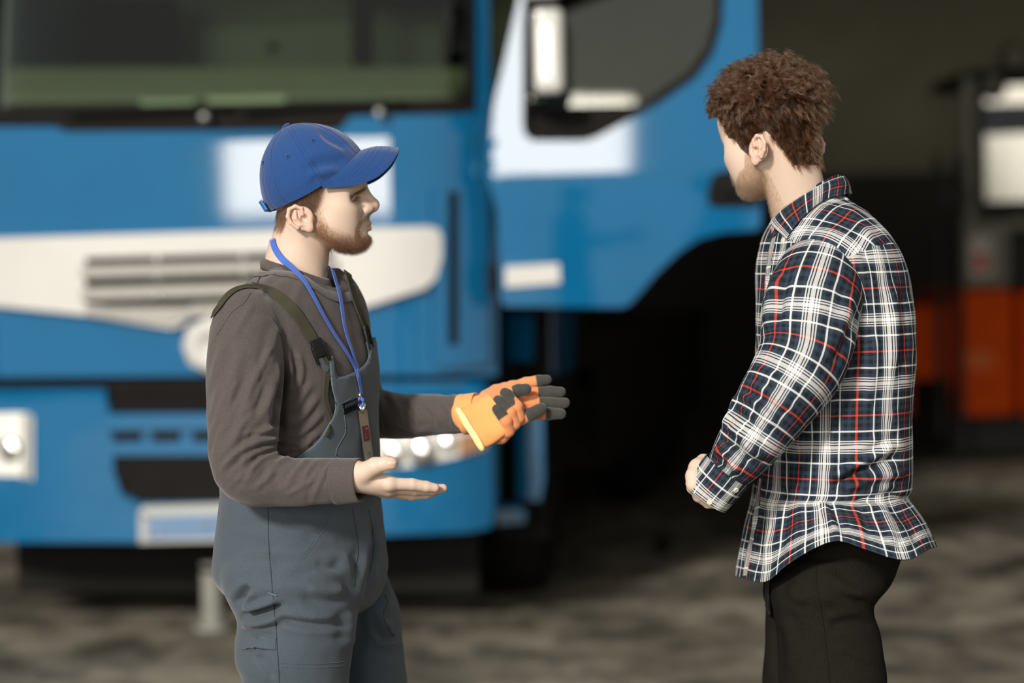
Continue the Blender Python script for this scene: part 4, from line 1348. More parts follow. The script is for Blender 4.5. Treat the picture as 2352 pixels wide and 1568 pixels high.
seam('armhole_seam', shirt_tree, [(575, 672), (560, 695), (530, 720), (498, 770)], M_shirt, sweater, .0012)
seam('armhole_seam', shirt_tree, [(590, 705), (620, 725), (645, 770), (655, 810)], M_shirt, sweater, .0010)

# --- overalls: trousers fused with the waist, then the bib cut from the sweater's own surface
hip = loft([R_(1120, 521, 862, AY, TA, 1.35), R_(1160, 518, 864, AY, TA, 1.35), R_(1205, 511, 868, AY, TA, 1.3), R_(1260, 506, 874, AY, TA, 1.25), R_(1320, 508, 880, AY, TA, 1.2), R_(1380, 560, 860, AY, TA, 1.2), R_(1410, 620, 820, AY, TA, 1.2)], 50, 56)
def leg(rows, Y):
    return loft([ringpx(py, a, b, Y + dy, TA, 1.02, 2.2) for (py, a, b, dy) in rows], 110, 44)
legR = leg([(1230, 585, 760, 0), (1290, 516, 806, 0), (1350, 517, 815, 0), (1400, 540, 818, 0), (1425, 549, 818, 0), (1470, 543, 812, 0), (1520, 546, 804, 0), (1568, 562, 798, 0), (1700, 570, 790, 0), (1900, 580, 775, 0), (2200, 590, 760, 0), (2440, 590, 750, 0), (2490, 592, 748, 0)], 4.41)
legL = leg([(1240, 720, 835, 0), (1300, 696, 876, 0), (1350, 700, 897, 0), (1390, 720, 913, 0), (1450, 735, 921, 0), (1500, 740, 926, 0), (1568, 748, 934, 0), (1700, 760, 944, 0), (1900, 780, 950, 0), (2200, 800, 952, 0), (2440, 806, 952, 0), (2490, 808, 950, 0)], 4.63)
tv, tf_ = fuse([hip, legR, legL], .0045, 12)
tv = tv + normals(tv, tf_) * (0.0018 * wob(tv, 26, 1) + .0007 * wob(tv, 80, 2))[:, None]
TR_FOLDS = [
    ([(545, 1390), (558, 1365), (575, 1345)], 10, -7), ([(560, 1402), (600, 1390), (640, 1375)], 9, 4.0), ([(548, 1415), (600, 1408), (660, 1388)], 9, -6.0), ([(552, 1440), (600, 1430), (650, 1418)], 9, 3.2),
    ([(560, 1470), (600, 1462), (632, 1460)], 8, -2.6), ([(640, 1420), (690, 1432), (760, 1436), (810, 1434)], 10, -3.0), ([(640, 1405), (700, 1415), (780, 1415)], 10, 2.5),
    ([(780, 1260), (796, 1300), (812, 1335), (818, 1400)], 13, 2.4), ([(835, 1190), (838, 1260), (828, 1330), (820, 1400)], 11, 1.8), ([(858, 1200), (856, 1280), (846, 1360)], 9, -2.0),
    ([(700, 1350), (750, 1360), (800, 1352)], 14, 2.4), ([(680, 1370), (740, 1382), (800, 1380)], 12, -2.2), 
    ([(540, 1300), (590, 1290), (640, 1300)], 14, 1.6), ([(720, 1290), (760, 1300), (790, 1295)], 14, -2.2), ([(590, 1500), (610, 1530), (632, 1560)], 9, -2.6),
    ([(865, 1400), (880, 1430), (905, 1440)], 9, 3.4), ([(850, 1430), (880, 1460), (912, 1465)], 9, -3.2), ([(860, 1480), (890, 1480), (922, 1470)], 8, 2.6), ([(800, 1400), (806, 1440), (800, 1500)], 14, 2.5),
    ([(640, 1180), (690, 1205), (740, 1215)], 12, 1.6),
]
for i in range(26):
    x = fr_.uniform(530, 800); y0 = fr_.uniform(1200, 1540); l = fr_.uniform(90, 170); a = fr_.uniform(-.35, .35)
    TR_FOLDS.append(([(x, y0), (x + l * .5, y0 + l * .5 * a + 4), (x + l, y0 + l * a)], fr_.uniform(13, 20), fr_.choice([-1, 1]) * fr_.uniform(.5, 1.0)))
tv = fold(tv, tf_, [(a, b, c * 2.6) for a, b, c in TR_FOLDS])
tv = laplace(tv, tf_, 1, .15)
trouser_tree = bvh(tv, tf_)
overalls = link('overalls', np_mesh('overalls', tv, tf_), M_over, mech)
# bib: the part of the sweater's front it covers, lifted off and given thickness
sn = normals(sv, sf)
sp_ = proj(sv)
BIB = [(560, 1138), (620, 1095), (676, 1050), (706, 1030), (730, 1005), (750, 972), (764, 946), (768, 925), (757, 900), (754, 870), (752, 845), (748, 818), (760, 812), (766, 868), (800, 858), (822, 846), (838, 828), (843, 800), (846, 775), (900, 770), (920, 1138)]
tc0 = P(690, 900, AY)
rel = sv[:, :2] - tc0[:2]
Ff = np.array([math.cos(TA), math.sin(TA)]); Lf = np.array([-math.sin(TA), math.cos(TA)])
front = rel @ Ff
side = rel @ Lf
zb = sv[:, 2]
zt, zw = P(700, 858, AY)[2], P(700, 1138, AY)[2]
facing_cam = (sn * (sv - CAM_LOC)).sum(1) < 0
near_ = in_poly(sp_, BIB) & facing_cam & (np.abs(rel @ Lf) < .21)
width = np.interp(zb, [zw, P(0, 1060, AY)[2], P(0, 960, AY)[2], zt], [.2, .15, .105, .10])
far_ = ~facing_cam & (front > .0) & (side > 0) & (side < width) & (zb < zt) & (zb > zw)
arm_d = np.minimum(chain(sv.astype(np.float32), [P(560, 725, 4.345), P(559, 980, 4.275), P(566, 1082, 4.255), P(800, 1104, 4.225)], [.072, .068, .060, .044]),
                   chain(sv.astype(np.float32), [P(775, 730, 4.665), P(828, 930, 4.75), P(1082, 950, 4.60)], [.06, .058, .04]))
sel = (near_ | far_) & (arm_d > .004) & (sv[:, 0] < P(872, 900, AY)[0])
fs = sel[sf].all(1)
bvts = sv + sn * .0065
me = np_mesh('bib', bvts, sf[fs])
bm = bmesh.new(); bm.from_mesh(me)
bmesh.ops.delete(bm, geom=[v for v in bm.verts if not v.link_faces], context='VERTS')
for _ in range(8):                                                  # even out the cut edge
    new = {}
    for v in bm.verts:
        be = [e for e in v.link_edges if e.is_boundary]
        if len(be) == 2:
            o1, o2 = be[0].other_vert(v), be[1].other_vert(v)
            new[v] = v.co * .4 + (o1.co + o2.co) * .3
        elif not be:
            new[v] = v.co * .6 + sum((e.other_vert(v).co for e in v.link_edges), Vector()) * (.4 / len(v.link_edges))
    for v, c in new.items(): v.co = c
bm.to_mesh(me); bm.free()
bib = link('bib', me, M_over, overalls)
md = bib.modifiers.new('cloth', 'SOLIDIFY'); md.thickness, md.offset = .0022, 1
bm = bmesh.new(); bm.from_mesh(me)
bib_tree = BVHTree.FromBMesh(bm)
bm.free()
def any_tree(*trees):
    class T:
        def ray_cast(self, o, d, m):
            best = (None, None, None, 1e9)
            for t in trees:
                r = t.ray_cast(o, d, m)
                if r[0] is not None and r[3] < best[3]: best = r
            return best
    return T()
front_tree = any_tree(bib_tree, shirt_tree, trouser_tree)
M_piping = mat('overall_edge', srgb(92, 106, 118), 0.8, spec=0.2)
bm = bmesh.new(); bm.from_mesh(me)
left = {e for e in bm.edges if e.is_boundary}
while left:
    e = left.pop(); a, b = e.verts; chain_ = [a, b]
    while True:
        nx = [x for x in chain_[-1].link_edges if x in left]
        if not nx: break
        left.discard(nx[0]); chain_.append(nx[0].other_vert(chain_[-1]))
    if len(chain_) > 60:
        q = np.array([tuple(v.co) for v in chain_])
        tube('bib_piping', smooth_path(q, 24)[::2], .0016, M_piping, overalls, 6)
bm.free()
seam('pocket_edge', front_tree, [(786, 938), (790, 965), (792, 990), (784, 1008), (772, 1030), (768, 1056)], M_piping, overalls, .0010, .002, 40)
seam('pocket_edge', front_tree, [(768, 932), (785, 925), (806, 914)], M_piping, overalls, .0010, .002, 20)
zp, zn = drape_path(front_tree, [(786, 940), (800, 934), (818, 926)], 16, .002)
if len(zp) > 3:
    zt_ = ribbon('zip', smooth_path(zp), zn, .021, .0025, mat('zip_tape', srgb(16, 16, 18), .8, spec=.1), overalls)
    zp2, zn2 = drape_path(front_tree, [(788, 934), (800, 928), (816, 921)], 16, .0046)
    ribbon('zip_teeth', smooth_path(zp2), zn2, .006, .0012, M_dthread, zt_)
# trouser seams, pockets
seam('side_seam', trouser_tree, [(616, 1166), (617, 1240), (622, 1310), (628, 1380), (634, 1440), (638, 1500), (642, 1566)], M_dthread, overalls, .0009, .0001, 120)
for off in (0, 7):
    stitches('pocket_stitching', trouser_tree, [(752 + off, 1168), (735 + off, 1215), (700 + off, 1270), (660 + off, 1325), (634 + off * .8, 1362)], M_thread, overalls, 70)
seam('bartack', trouser_tree, [(616, 1360), (626, 1364), (636, 1368)], M_thread, overalls, .0014, .0008, 14)
for dy in (0, 9):
    stitches('knee_stitching', trouser_tree, [(640, 1522 + dy), (700, 1524 + dy), (750, 1523 + dy), (792, 1518 + dy)], M_thread, overalls, 50)
seam('fly_seam', trouser_tree, [(808, 1166), (818, 1220), (822, 1270), (815, 1310), (812, 1345)], M_dthread, overalls, .0007, .0002, 50)
seam('front_seam', trouser_tree, [(846, 1170), (856, 1220), (858, 1270), (850, 1310)], M_dthread, overalls, .0007, .0002, 40)
seam('leg_seam', trouser_tree, [(884, 1366), (890, 1385), (880, 1410), (890, 1440), (905, 1462)], M_dthread, overalls, .0008, .0003, 40)
pp, pn = drape_path(trouser_tree, [(553, 1478), (590, 1476), (634, 1478)], 30, .0006)
ribbon('leg_pocket_hem', smooth_path(pp), pn, .021, .0014, M_over, overalls)
stitches('leg_pocket_stitching', trouser_tree, [(556, 1494), (595, 1492), (634, 1494)], M_thread, overalls, 24)
# straps over the shoulders and their clip buckles
def strap(line, w, back=None, over=4):
    p, n_ = drape_path(shirt_tree, line, 70, .0025)
    p = smooth_path(p, 6)
    t = p[0] - p[5]; t /= np.linalg.norm(t)
    q, ext, exn = p[0], [], []
    for _ in range(over):                                             # over the shoulder and down the back
        r = shirt_tree.find_nearest(Vector(q + t * .006 + np.array([0, .0022, 0])))
        on = np.array(r[0]) + np.array(r[1]) * .0025
        t = on - q; t /= np.linalg.norm(t); q = on
        ext.append(on); exn.append(np.array(r[1]))
    p = np.vstack([smooth_path(np.array(ext[::-1]), 3), p]); n_ = np.vstack([exn[::-1], n_])
    if back is not None:
        bp_, bn2 = [], []
        for q in catmull(np.vstack([back, p[:1]]), 24)[:-1]:
            r = shirt_tree.find_nearest(Vector(q))
            bp_.append(np.array(r[0]) + np.array(r[1]) * .0025); bn2.append(np.array(r[1]))
        p = np.vstack([smooth_path(np.array(bp_), 4), p]); n_ = np.vstack([bn2, n_])
    n_ = np.array([smooth_path(n_, 8)])[0]
    return ribbon('strap', p, n_, w, .0022, M_strap, overalls)
sr = strap([(508, 702), (518, 688), (540, 668), (575, 660), (615, 668), (650, 690), (680, 722), (705, 760), (722, 790)], .0225)
seam('strap_stitching', any_tree(shirt_tree), [(580, 652), (615, 660), (650, 680), (685, 712), (708, 744)], M_strap, sr, .0008, .003)
sl = strap([(798, 640), (806, 670), (816, 700), (828, 730), (836, 752)], .0225, None, 2)
def buckle(px, py, tilt, w, parent, tree, m=None):
    h = hit(tree, px, py)
    if h is None: return
    c, n_ = h
    t = ray(px + math.sin(tilt) * 20, py + math.cos(tilt) * 20); h2 = P(px + math.sin(tilt) * 20, py + math.cos(tilt) * 20, c[1])
    t = h2 - c; t -= (t @ n_) * n_; t /= np.linalg.norm(t); s = np.cross(n_, t)
    M_ = Matrix(((s[0], t[0], n_[0], c[0] + n_[0] * .006), (s[1], t[1], n_[1], c[1] + n_[1] * .006), (s[2], t[2], n_[2], c[2] + n_[2] * .006), (0, 0, 0, 1)))
    bm = bmesh.new()
    bmesh.ops.create_cube(bm, size=1, matrix=M_ @ Matrix.Diagonal((w, .034, .008, 1)))
    b = bm_obj('buckle', bm, m or M_buckle, parent, True, None, .0025, 3)
    for sx in (-1, 1):
        bm = bmesh.new()
        bmesh.ops.create_cube(bm, size=1, matrix=M_ @ Matrix.Translation((sx * (w * .5 + .001), .010, .001)) @ Matrix.Diagonal((.0045, .036, .006, 1)))
        bm_obj('buckle_prong', bm, m or M_buckle, b, True, None, .0018, 2)
    return b
buckle(727, 800, .45, .024, overalls, shirt_tree)
buckle(836, 768, .25, .020, overalls, shirt_tree)
# loose webbing tail hanging from the near buckle down the side of the bib
tp, tn_ = drape_path(front_tree, [(738, 818), (748, 836), (746, 870), (742, 910), (750, 940), (757, 962), (752, 985), (744, 1002)], 60, .005)
ribbon('strap_tail', smooth_path(tp, 8), smooth_path(tn_, 8), np.interp(np.linspace(0, 1, len(tp)), [0, .3, .6, 1], [.014, .013, .009, .006]), .002, M_strap, overalls)
tp, tn_ = drape_path(front_tree, [(728, 822), (738, 840), (748, 850)], 14, .006)
ribbon('bib_loop', tp, tn_, .012, .002, M_over, overalls)
tp, tn_ = drape_path(front_tree, [(838, 786), (843, 806), (846, 828)], 14, .005)
ribbon('bib_loop', tp, tn_, .018, .002, M_over, overalls)

# --- boots, out of the frame but under him
M_boot = mat('black_boot', srgb(28, 26, 25), 0.5)
def boot(px, Y, ang):
    c = P(px, 2450, Y); c[2] = 0
    Fv = np.array([math.cos(ang), math.sin(ang), 0])
    def fn(X):
        Q = X - c.astype(np.float32)
        x = Q @ Fv.astype(np.float32); y = Q @ np.array([-Fv[1], Fv[0], 0], np.float32)
        Z = np.stack([x, y, Q[:, 2]], 1)
        d = smin(cap(Z, (-.03, 0, .06), (.16, 0, .04), .045, .042), cap(Z, (-.02, 0, .06), (-.02, 0, .19), .046, .05), .03)
        return smax(d, -Z[:, 2] + .002, .004)
    v, f = surface_nets(fn, c + [-.3, -.3, -.01], c + [.3, .3, .27], .009, 1)
    pid = np_mesh('boot', v, f)
    return pid
for px, Y, a in ((668, 4.41, -.5), (880, 4.63, -.2)):
    link('boot', boot(px, Y, a), M_boot, mech)

# --- cap
cb, cf_ = np.array([-.0827, 0, -.0113]), np.array([.0875, 0, .089])
e1 = (cf_ - cb) / np.linalg.norm(cf_ - cb); e3 = np.array([-e1[2], 0, e1[0]]); CC = (cb + cf_) / 2
capw = lambda s, y, h: HO_A + HR_A @ (CC + e1 * s + np.array([0, y, 0]) + e3 * h)
NPH, NPS = 144, 44
v, f = [], []
for j in range(NPS):
    t = j / (NPS - 1)
    for i in range(NPH):
        ph = 2 * math.pi * i / NPH
        sgh = math.sin(ph)
        hb_ = -.020 * sgh ** 2 - .006 * max(0, -math.cos(ph)) ** 2
        if t < .15:
            ps, hh = 0, hb_ * (1 - t / .15)
            c_ = 1.0
        else:
            ps = (t - .15) / .85 * math.pi / 2
            c_ = math.cos(ps) ** (2 / 1.8) if ps < math.pi / 2 - 1e-6 else 0
            hh = .112 * math.sin(ps) ** (2 / 1.8)
        c_ *= 1 - .03 * max(0, -hh / .02)
        # six panels meet in shallow grooves
        g = min(abs(((ph - math.pi / 6) % (math.pi / 3)) - 0), math.pi / 3 - ((ph - math.pi / 6) % (math.pi / 3)))
        rad = c_ * .1
        gd = g * rad
        dr = (-.0011 * math.exp(-(gd / .0022) ** 2) + .0006 * math.exp(-((gd - .005) / .003) ** 2)) if c_ > .06 else 0
        s = .103 * c_ * math.cos(ph); y = .0855 * c_ * math.sin(ph)
        ln = math.hypot(s, y) + 1e-9
        v.append(capw(s + dr * s / ln, y + dr * y / ln, hh))
for j in range(NPS - 1):
    for i in range(NPH):
        i2 = (i + 1) % NPH
        f.append((j * NPH + i, j * NPH + i2, (j + 1) * NPH + i2, (j + 1) * NPH + i))
cv = np.array(v); cfa = np.array(f)
cv = cv + normals(cv, cfa) * (.0010 * wob(cv, 45, 5))[:, None]
cv = fold(cv, cfa, [([(712, 388), (735, 376), (765, 372), (800, 374)], 14, -6.5), ([(705, 402), (735, 396), (775, 392)], 10, 4.0), ([(735, 295), (750, 315), (775, 330), (800, 345)], 9, -4.5), ([(690, 380), (715, 396), (730, 415)], 7, -2.2), ([(640, 340), (650, 380), (660, 430)], 12, -1.2)])
capo = link('cap', np_mesh('cap', cv, cfa), M_cap, mech)
cap_tree = bvh(cv, cfa)
# brim
om = [0, .35, .6, .8, .93, 1.0]
So = [.166, .158, .135, .0998, .0511, .008]; Yo = [0, .030, .052, .067, .079, .0865]; Ho = [-.029, -.037, -.050, -.058, -.049, -.022]
nb, mb = 61, 16
v, f = [], []
for layer in (0, 1):
    for i in range(nb):
        w_ = -1 + 2 * i / (nb - 1)
        aw = abs(w_); sg = 1 if w_ >= 0 else -1
        o_ = np.array([np.interp(aw, om, So), np.interp(aw, om, Yo) * sg, np.interp(aw, om, Ho)])
        ph = aw * math.pi * .47
        in_ = np.array([.1035 * math.cos(ph), .0862 * math.sin(ph) * sg, -.020 * math.sin(ph) ** 2 + .002])
        for j in range(mb):
            t = j / (mb - 1)
            q = in_ + (o_ - in_) * t
            q[2] += .006 * math.sin(math.pi * t) * (1 - aw ** 3) - layer * .0032
            v.append(capw(*q))
v = np.array(v)
for k in range(2):
    B0 = k * nb * mb
    blk = v[B0:B0 + nb * mb].reshape(nb, mb, 3)
    for _ in range(6): blk[1:-1] = .5 * blk[1:-1] + .25 * (blk[:-2] + blk[2:])
    for i in range(nb - 1):
        for j in range(mb - 1):
            q = (B0 + i * mb + j, B0 + i * mb + j + 1, B0 + (i + 1) * mb + j + 1, B0 + (i + 1) * mb + j)
            f.append(q if k == 0 else q[::-1])
L_ = nb * mb
ring = [(0, j) for j in range(mb)] + [(i, mb - 1) for i in range(1, nb)] + [(nb - 1, j) for j in range(mb - 2, -1, -1)] + [(i, 0) for i in range(nb - 2, 0, -1)]
for a, b in zip(ring, ring[1:] + ring[:1]):
    ia, ib = a[0] * mb + a[1], b[0] * mb + b[1]
    f.append((ib, ia, ia + L_, ib + L_))
brim = link('brim', np_mesh('brim', v, np.array(f)), M_cap, capo)
brim.data.set_sharp_from_angle(angle=math.radians(50))
top_ = v[:L_].reshape(nb, mb, 3)
for tt in (.35, .5, .64, .8):
    j = int(tt * (mb - 1))
    pth = top_[3:-3, j] + np.array([0, -.0002, .0006])
    tube('brim_stitching', pth - np.array([0, 0, .0006]), .0003, M_capthread, brim, 5)
bm = bmesh.new()
bmesh.ops.create_uvsphere(bm, u_segments=20, v_segments=12, radius=.0085, matrix=Matrix.Translation(capw(.008, 0, .1125)) @ Matrix.Rotation(-.6, 4, 'Y') @ Matrix.Diagonal((1, 1, .5, 1)))
bm_obj('button', bm, M_cap, capo, True)
for (px, py) in ((718, 323), (661, 359), (605, 373)):
    h = hit(cap_tree, px, py)
    if h is None: continue
    c, n_ = h
    q = Vector(n_).to_track_quat('Z', 'Y').to_matrix().to_4x4()
    Mx = Matrix.Translation(c) @ q
    ring_ = [Mx @ Vector((.0034 * math.cos(a), .0034 * math.sin(a), .0004)) for a in np.linspace(0, 2 * math.pi, 17)]
    ey_ = tube('eyelet', [tuple(p) for p in ring_], .0013, M_capthread, capo, 6)
    bm = bmesh.new(); bmesh.ops.create_circle(bm, cap_ends=True, segments=16, radius=.0024, matrix=Mx @ Matrix.Translation((0, 0, .0006)))
    bm_obj('eyelet_hole', bm, M_buckle, ey_)
for line in ([(664, 300), (690, 345), (715, 385), (738, 420)], [(672, 297), (697, 340), (722, 380), (746, 416)], [(668, 290), (700, 283), (730, 288), (760, 302), (795, 330), (818, 352)], [(645, 300), (625, 340), (625, 390), (640, 440), (655, 464)]):
    stitches('panel_stitching', cap_tree, line, M_capthread, capo, 60, .6, .00045, .0004)
# strap and slide at the back
bk_ = [capw(-.1035 + 3 * y * y, y, .006) for y in np.linspace(-.04, .04, 15)]
bn_ = [HR_A @ (-e1) for _ in bk_]
ribbon('back_strap', bk_, bn_, .020, .003, M_cap, capo)
bk_ = [capw(-.1065 + 3 * y * y, y, .008) for y in np.linspace(-.046, -.018, 8)]
ribbon('strap_slide', bk_, bn_[:8], .022, .003, mat('cap_tab', srgb(64, 124, 196), 0.7), capo)
# ------------------------------------------------------------------ his gloves: one worn, one lying in the palm
def knit_mat():
    m = mat('orange_knit', srgb(238, 140, 74), 0.85, noise=0.06, scale=120, sheen=0.3, spec=0.2)
    nt = m.node_tree; b = nt.nodes['Principled BSDF']
    at = nt.nodes.new('ShaderNodeAttribute'); at.attribute_name = 'tone'
    nt.links.new(at.outputs['Color'], b.inputs['Base Color'])
    tc = nt.nodes.new('ShaderNodeTexCoord')
    n = nt.nodes.new('ShaderNodeTexNoise'); n.inputs['Scale'].default_value = 700
    nt.links.new(tc.outputs['Object'], n.inputs['Vector'])
    bp = nt.nodes.new('ShaderNodeBump'); bp.inputs['Strength'].default_value = 0.25; bp.inputs['Distance'].default_value = 0.001
    nt.links.new(n.outputs['Fac'], bp.inputs['Height']); nt.links.new(bp.outputs['Normal'], b.inputs['Normal'])
    return m
M_knit = knit_mat()
M_hem = mat('yellow_hem', srgb(246, 238, 160), 0.9, sheen=0.3, spec=0.2)
ORANGE, ORANGE2, RUBBER = np.array(srgb(226, 142, 92)[:3]), np.array(srgb(240, 162, 96)[:3]), np.array(srgb(62, 62, 58)[:3])
def glove_mesh(name, fn, fingers, tips, cuff_pt, lo, hi, parent, h=.0014):
    v, f = surface_nets(fn, lo, hi, h)
    t = np.tile(ORANGE, (len(v), 1))
    if cuff_pt is not None:
        t[np.linalg.norm(v - cuff_pt[0], axis=1) < cuff_pt[1]] = ORANGE2
    for q0, q1, r in tips:                                         # dipped fingertips: everything beyond a slanted line
        d = q1 - q0; L = np.linalg.norm(d); d = d / L
        a = (v - q0) @ d
        rad = np.linalg.norm((v - q0) - a[:, None] * d, axis=1)
        w = (np.clip(a / .0016 + .5, 0, 1) * (a < L + r * 1.6) * (rad < r * 1.25))[:, None]
        t = t * (1 - w) + RUBBER * w
    me = np_mesh(name, v, f)
    set_attr(me, 'tone', t)
    return link(name, me, M_knit, parent), v, f
GY = 4.58
# worn on the left hand: palm up, fingers out to the right
WF = [
    (PV([(1176, 892, GY + .03), (1208, 880, GY + .035), (1238, 874, GY + .035), (1256, 872, GY + .035)]), [.0125, .0115, .0108, .0092]),
    (PV([(1186, 908, GY + .005), (1225, 903, GY + .005), (1262, 900, GY + .005), (1288, 900, GY + .005)]), [.0125, .0118, .0112, .0095]),
    (PV([(1186, 926, GY - .012), (1226, 924, GY - .010), (1268, 926, GY - .008), (1297, 925, GY - .006)]), [.0125, .0118, .0110, .0098]),
    (PV([(1180, 946, GY - .028), (1222, 950, GY - .022), (1262, 950, GY - .018), (1288, 950, GY - .015)]), [.0120, .0118, .0115, .0100])]
WT = (PV([(1120, 915, GY + .035), (1140, 900, GY + .045), (1160, 893, GY + .05), (1176, 890, GY + .05)]), [.018, .014, .012, .0110])
WW = P(1098, 946, GY + .005)
def worn(X):
    d = cap(X, P(1072, 950, GY + .012), WW, .0310, .0300)
    for pts, rad in WF:
        d = smin(d, cap(X, WW, pts[0], .0240, .0155), .010)
    pl = None
    for pts, rad in WF:
        c = chain(X, pts, rad, .003); pl = c if pl is None else smin(pl, c, .0012)
    d = smin(d, pl, .005)
    d = smin(d, chain(X, WT[0], WT[1], .005), .008)
    return d
lo_, hi_ = P(1035, 1030, GY), P(1325, 840, GY)
wtips = []
for i, (px0, py0) in enumerate(((1232, 876), (1236, 902), (1238, 926), (1252, 950))):
    q1 = WF[i][0][3]; q0 = P(px0, py0, WF[i][0][2][1] + CAM_LOC[1] * 0)
    wtips.append((q0, q1, .0125))
gl, gv, gf = glove_mesh('worn_glove', worn, WF, wtips, (P(1080, 950, GY), .05), [lo_[0], GY - .085, lo_[2]], [hi_[0], GY + .11, hi_[2]], mech)

# the other one, taken off: limp, its cuff hanging over the wrist, fingers curled up
spare = tag(world_empty('work_glove', P(1140, 1000, GY - .06)), 'orange knitted work glove with black fingertips, limp in his gloved left hand', 'glove')
HY = GY - .045
HFING = [
    (PV([(1190, 958, HY - .015), (1186, 934, HY - .022), (1166, 906, HY - .018), (1160, 902, HY - .014)]), [.0135, .0122, .0102, .0098]),
    (PV([(1180, 972, HY - .020), (1172, 946, HY - .029), (1150, 922, HY - .025), (1144, 919, HY - .022)]), [.0135, .0120, .0102, .0095]),
    (PV([(1166, 988, HY - .024), (1162, 966, HY - .034), (1145, 942, HY - .032), (1141, 939, HY - .030)]), [.0140, .0125, .0105, .0090])]
HF4 = (PV([(1194, 962, HY - .004), (1216, 952, HY - .006), (1236, 942, HY - .004), (1243, 938, HY - .003)]), [.0130, .0125, .0112, .0105])
HTH = (PV([(1150, 925, HY + .01), (1166, 908, HY + .008), (1190, 896, HY + .004), (1208, 893, HY + .002)]), [.014, .0135, .0115, .0105])
def spare_sdf(X):
    d = cap(X, P(1150, 1000, HY - .012), P(1182, 962, HY - .010), .0165, .0160)
    d = smin(d, cap(X, P(1128, 1005, HY - .002), P(1160, 940, HY), .012, .018), .012)
    pl = None
    for pts, rad in HFING + [HF4]:
        c = chain(X, pts, rad, .003); pl = c if pl is None else smin(pl, c, .0010)
    d = smin(d, pl, .004)
    return smin(d, chain(X, HTH[0], HTH[1], .004), .004)
tips = [(P(1180, 934, HY - .020), HFING[0][0][3], .0120), (P(1166, 944, HY - .027), HFING[1][0][3], .0120), (P(1156, 960, HY - .033), HFING[2][0][3], .0120),
        (P(1207, 955, HY - .006), HF4[0][3], .0120), (P(1180, 902, HY + .004), HTH[0][3], .0115)]
sb, sbv, sbf = glove_mesh('hand', spare_sdf, None, tips, None, P(1095, 1050, HY) * [1, 0, 1] + [0, HY - .09, 0], P(1265, 860, HY) * [1, 0, 1] + [0, HY + .06, 0], spare)
# ribbed cuff: a flattened tube from the hem to the palm, the far end folded under
ca, cb_ = P(1080, 986, HY - .030), P(1148, 946, HY - .020)
T_ = (cb_ - ca) / np.linalg.norm(cb_ - ca)
W_ = P(1112, 1008, HY - .036) - P(1062, 930, HY - .010); W_ -= (W_ @ T_) * T_; W_ /= np.linalg.norm(W_)
N_3 = np.cross(T_, W_)
nu, nvv = 72, 26
v, f = [], []
for i in range(nvv):
    t = i / (nvv - 1)
    c = ca + (cb_ - ca) * t + N_3 * .006 * math.sin(math.pi * t)
    wd = .0440 + .004 * math.sin(2.2 * t) - .006 * t
    th = .0125 + .004 * t
    for k in range(nu):
        a = 2 * math.pi * k / nu
        rib = 1 + .012 * math.cos(a * 36)
        q = c + W_ * wd * math.copysign(abs(math.cos(a)) ** .8, math.cos(a)) + N_3 * th * math.sin(a) * rib
        v.append(q)
for i in range(nvv - 1):
    for k in range(nu):
        f.append((i * nu + k, i * nu + (k + 1) % nu, (i + 1) * nu + (k + 1) % nu, (i + 1) * nu + k))
v = np.array(v)
v = v + (normals(v, np.array(f)) * (.0016 * wob(v, 70, 2))[:, None])
me = np_mesh('ribbed_cuff', v, np.array(f)); set_attr(me, 'tone', np.tile(ORANGE2, (len(v), 1)))
cu = link('ribbed_cuff', me, M_knit, spare)
m_ = cu.modifiers.new('cloth', 'SOLIDIFY'); m_.thickness, m_.offset = .002, -1
hem = [v[k] for k in range(nu)] + [v[0]]
tube('yellow_hem', np.array(hem), .0052, M_hem, cu, 10)
# cuff of the worn glove shows behind it, over the sleeve end
cw = cuff('glove_cuff', P(1062, 952, GY + .020), P(1100, 944, GY + .008), .0385, .0360, M_knit, mech, .0025)
set_attr(cw.data, 'tone', np.tile(ORANGE2, (len(cw.data.vertices), 1)))

# ------------------------------------------------------------------ lanyard and pass
M_lan = mat('blue_lanyard', srgb(58, 98, 186), 0.7, sheen=0.2, noise=0.06, scale=300, bump=.2, bscale=1200)
lany = tag(world_empty('lanyard', P(833, 1060, 4.33)), 'blue neck lanyard with a steel clip and pass card, hanging on the mechanic\'s chest', 'lanyard')
cl_tree = any_tree(bib_tree, shirt_tree, bvh(hv, hf))
def lan(line, w, lift=.004, it=6, pre=None):
    p, n_ = drape_path(cl_tree, line, 90, lift)
    ok = np.r_[True, np.linalg.norm(np.diff(p, axis=0), axis=1) < .05]
    p, n_ = p[ok], n_[ok]
    p = smooth_path(p, it); n_ = smooth_path(n_, 12)
    if pre is not None:
        q = catmull(np.vstack([pre, p[:1]]), 20)[:-1]
        p = np.vstack([q, p]); n_ = np.vstack([np.tile(n_[:1], (19, 1)), n_]); w = np.r_[np.full(19, w[0]), np.asarray(w)[:len(p) - 19]]
    else:
        w = np.asarray(w)[:len(p)]
    return ribbon('strap', p, n_, w, .0012, M_lan, lany)
lan([(630, 552), (632, 566), (644, 588), (668, 616), (696, 646), (718, 684), (742, 730), (768, 774), (790, 806), (808, 838), (818, 866), (824, 892), (826, 906)], np.interp(np.linspace(0, 1, 90), [0, .25, .45, 1], [.0125, .0125, .0085, .0095]))
lan([(760, 622), (768, 650), (778, 685), (784, 730), (792, 770), (803, 802), (812, 830), (818, 850), (822, 880)], np.interp(np.linspace(0, 1, 90), [0, .2, .6, .85, 1], [.010, .012, .007, .009, .009]), pre=[HO_A + HR_A @ np.array([-.030, .058, -.098]), HO_A + HR_A @ np.array([.000, .054, -.108]), HO_A + HR_A @ np.array([.022, .036, -.122])])
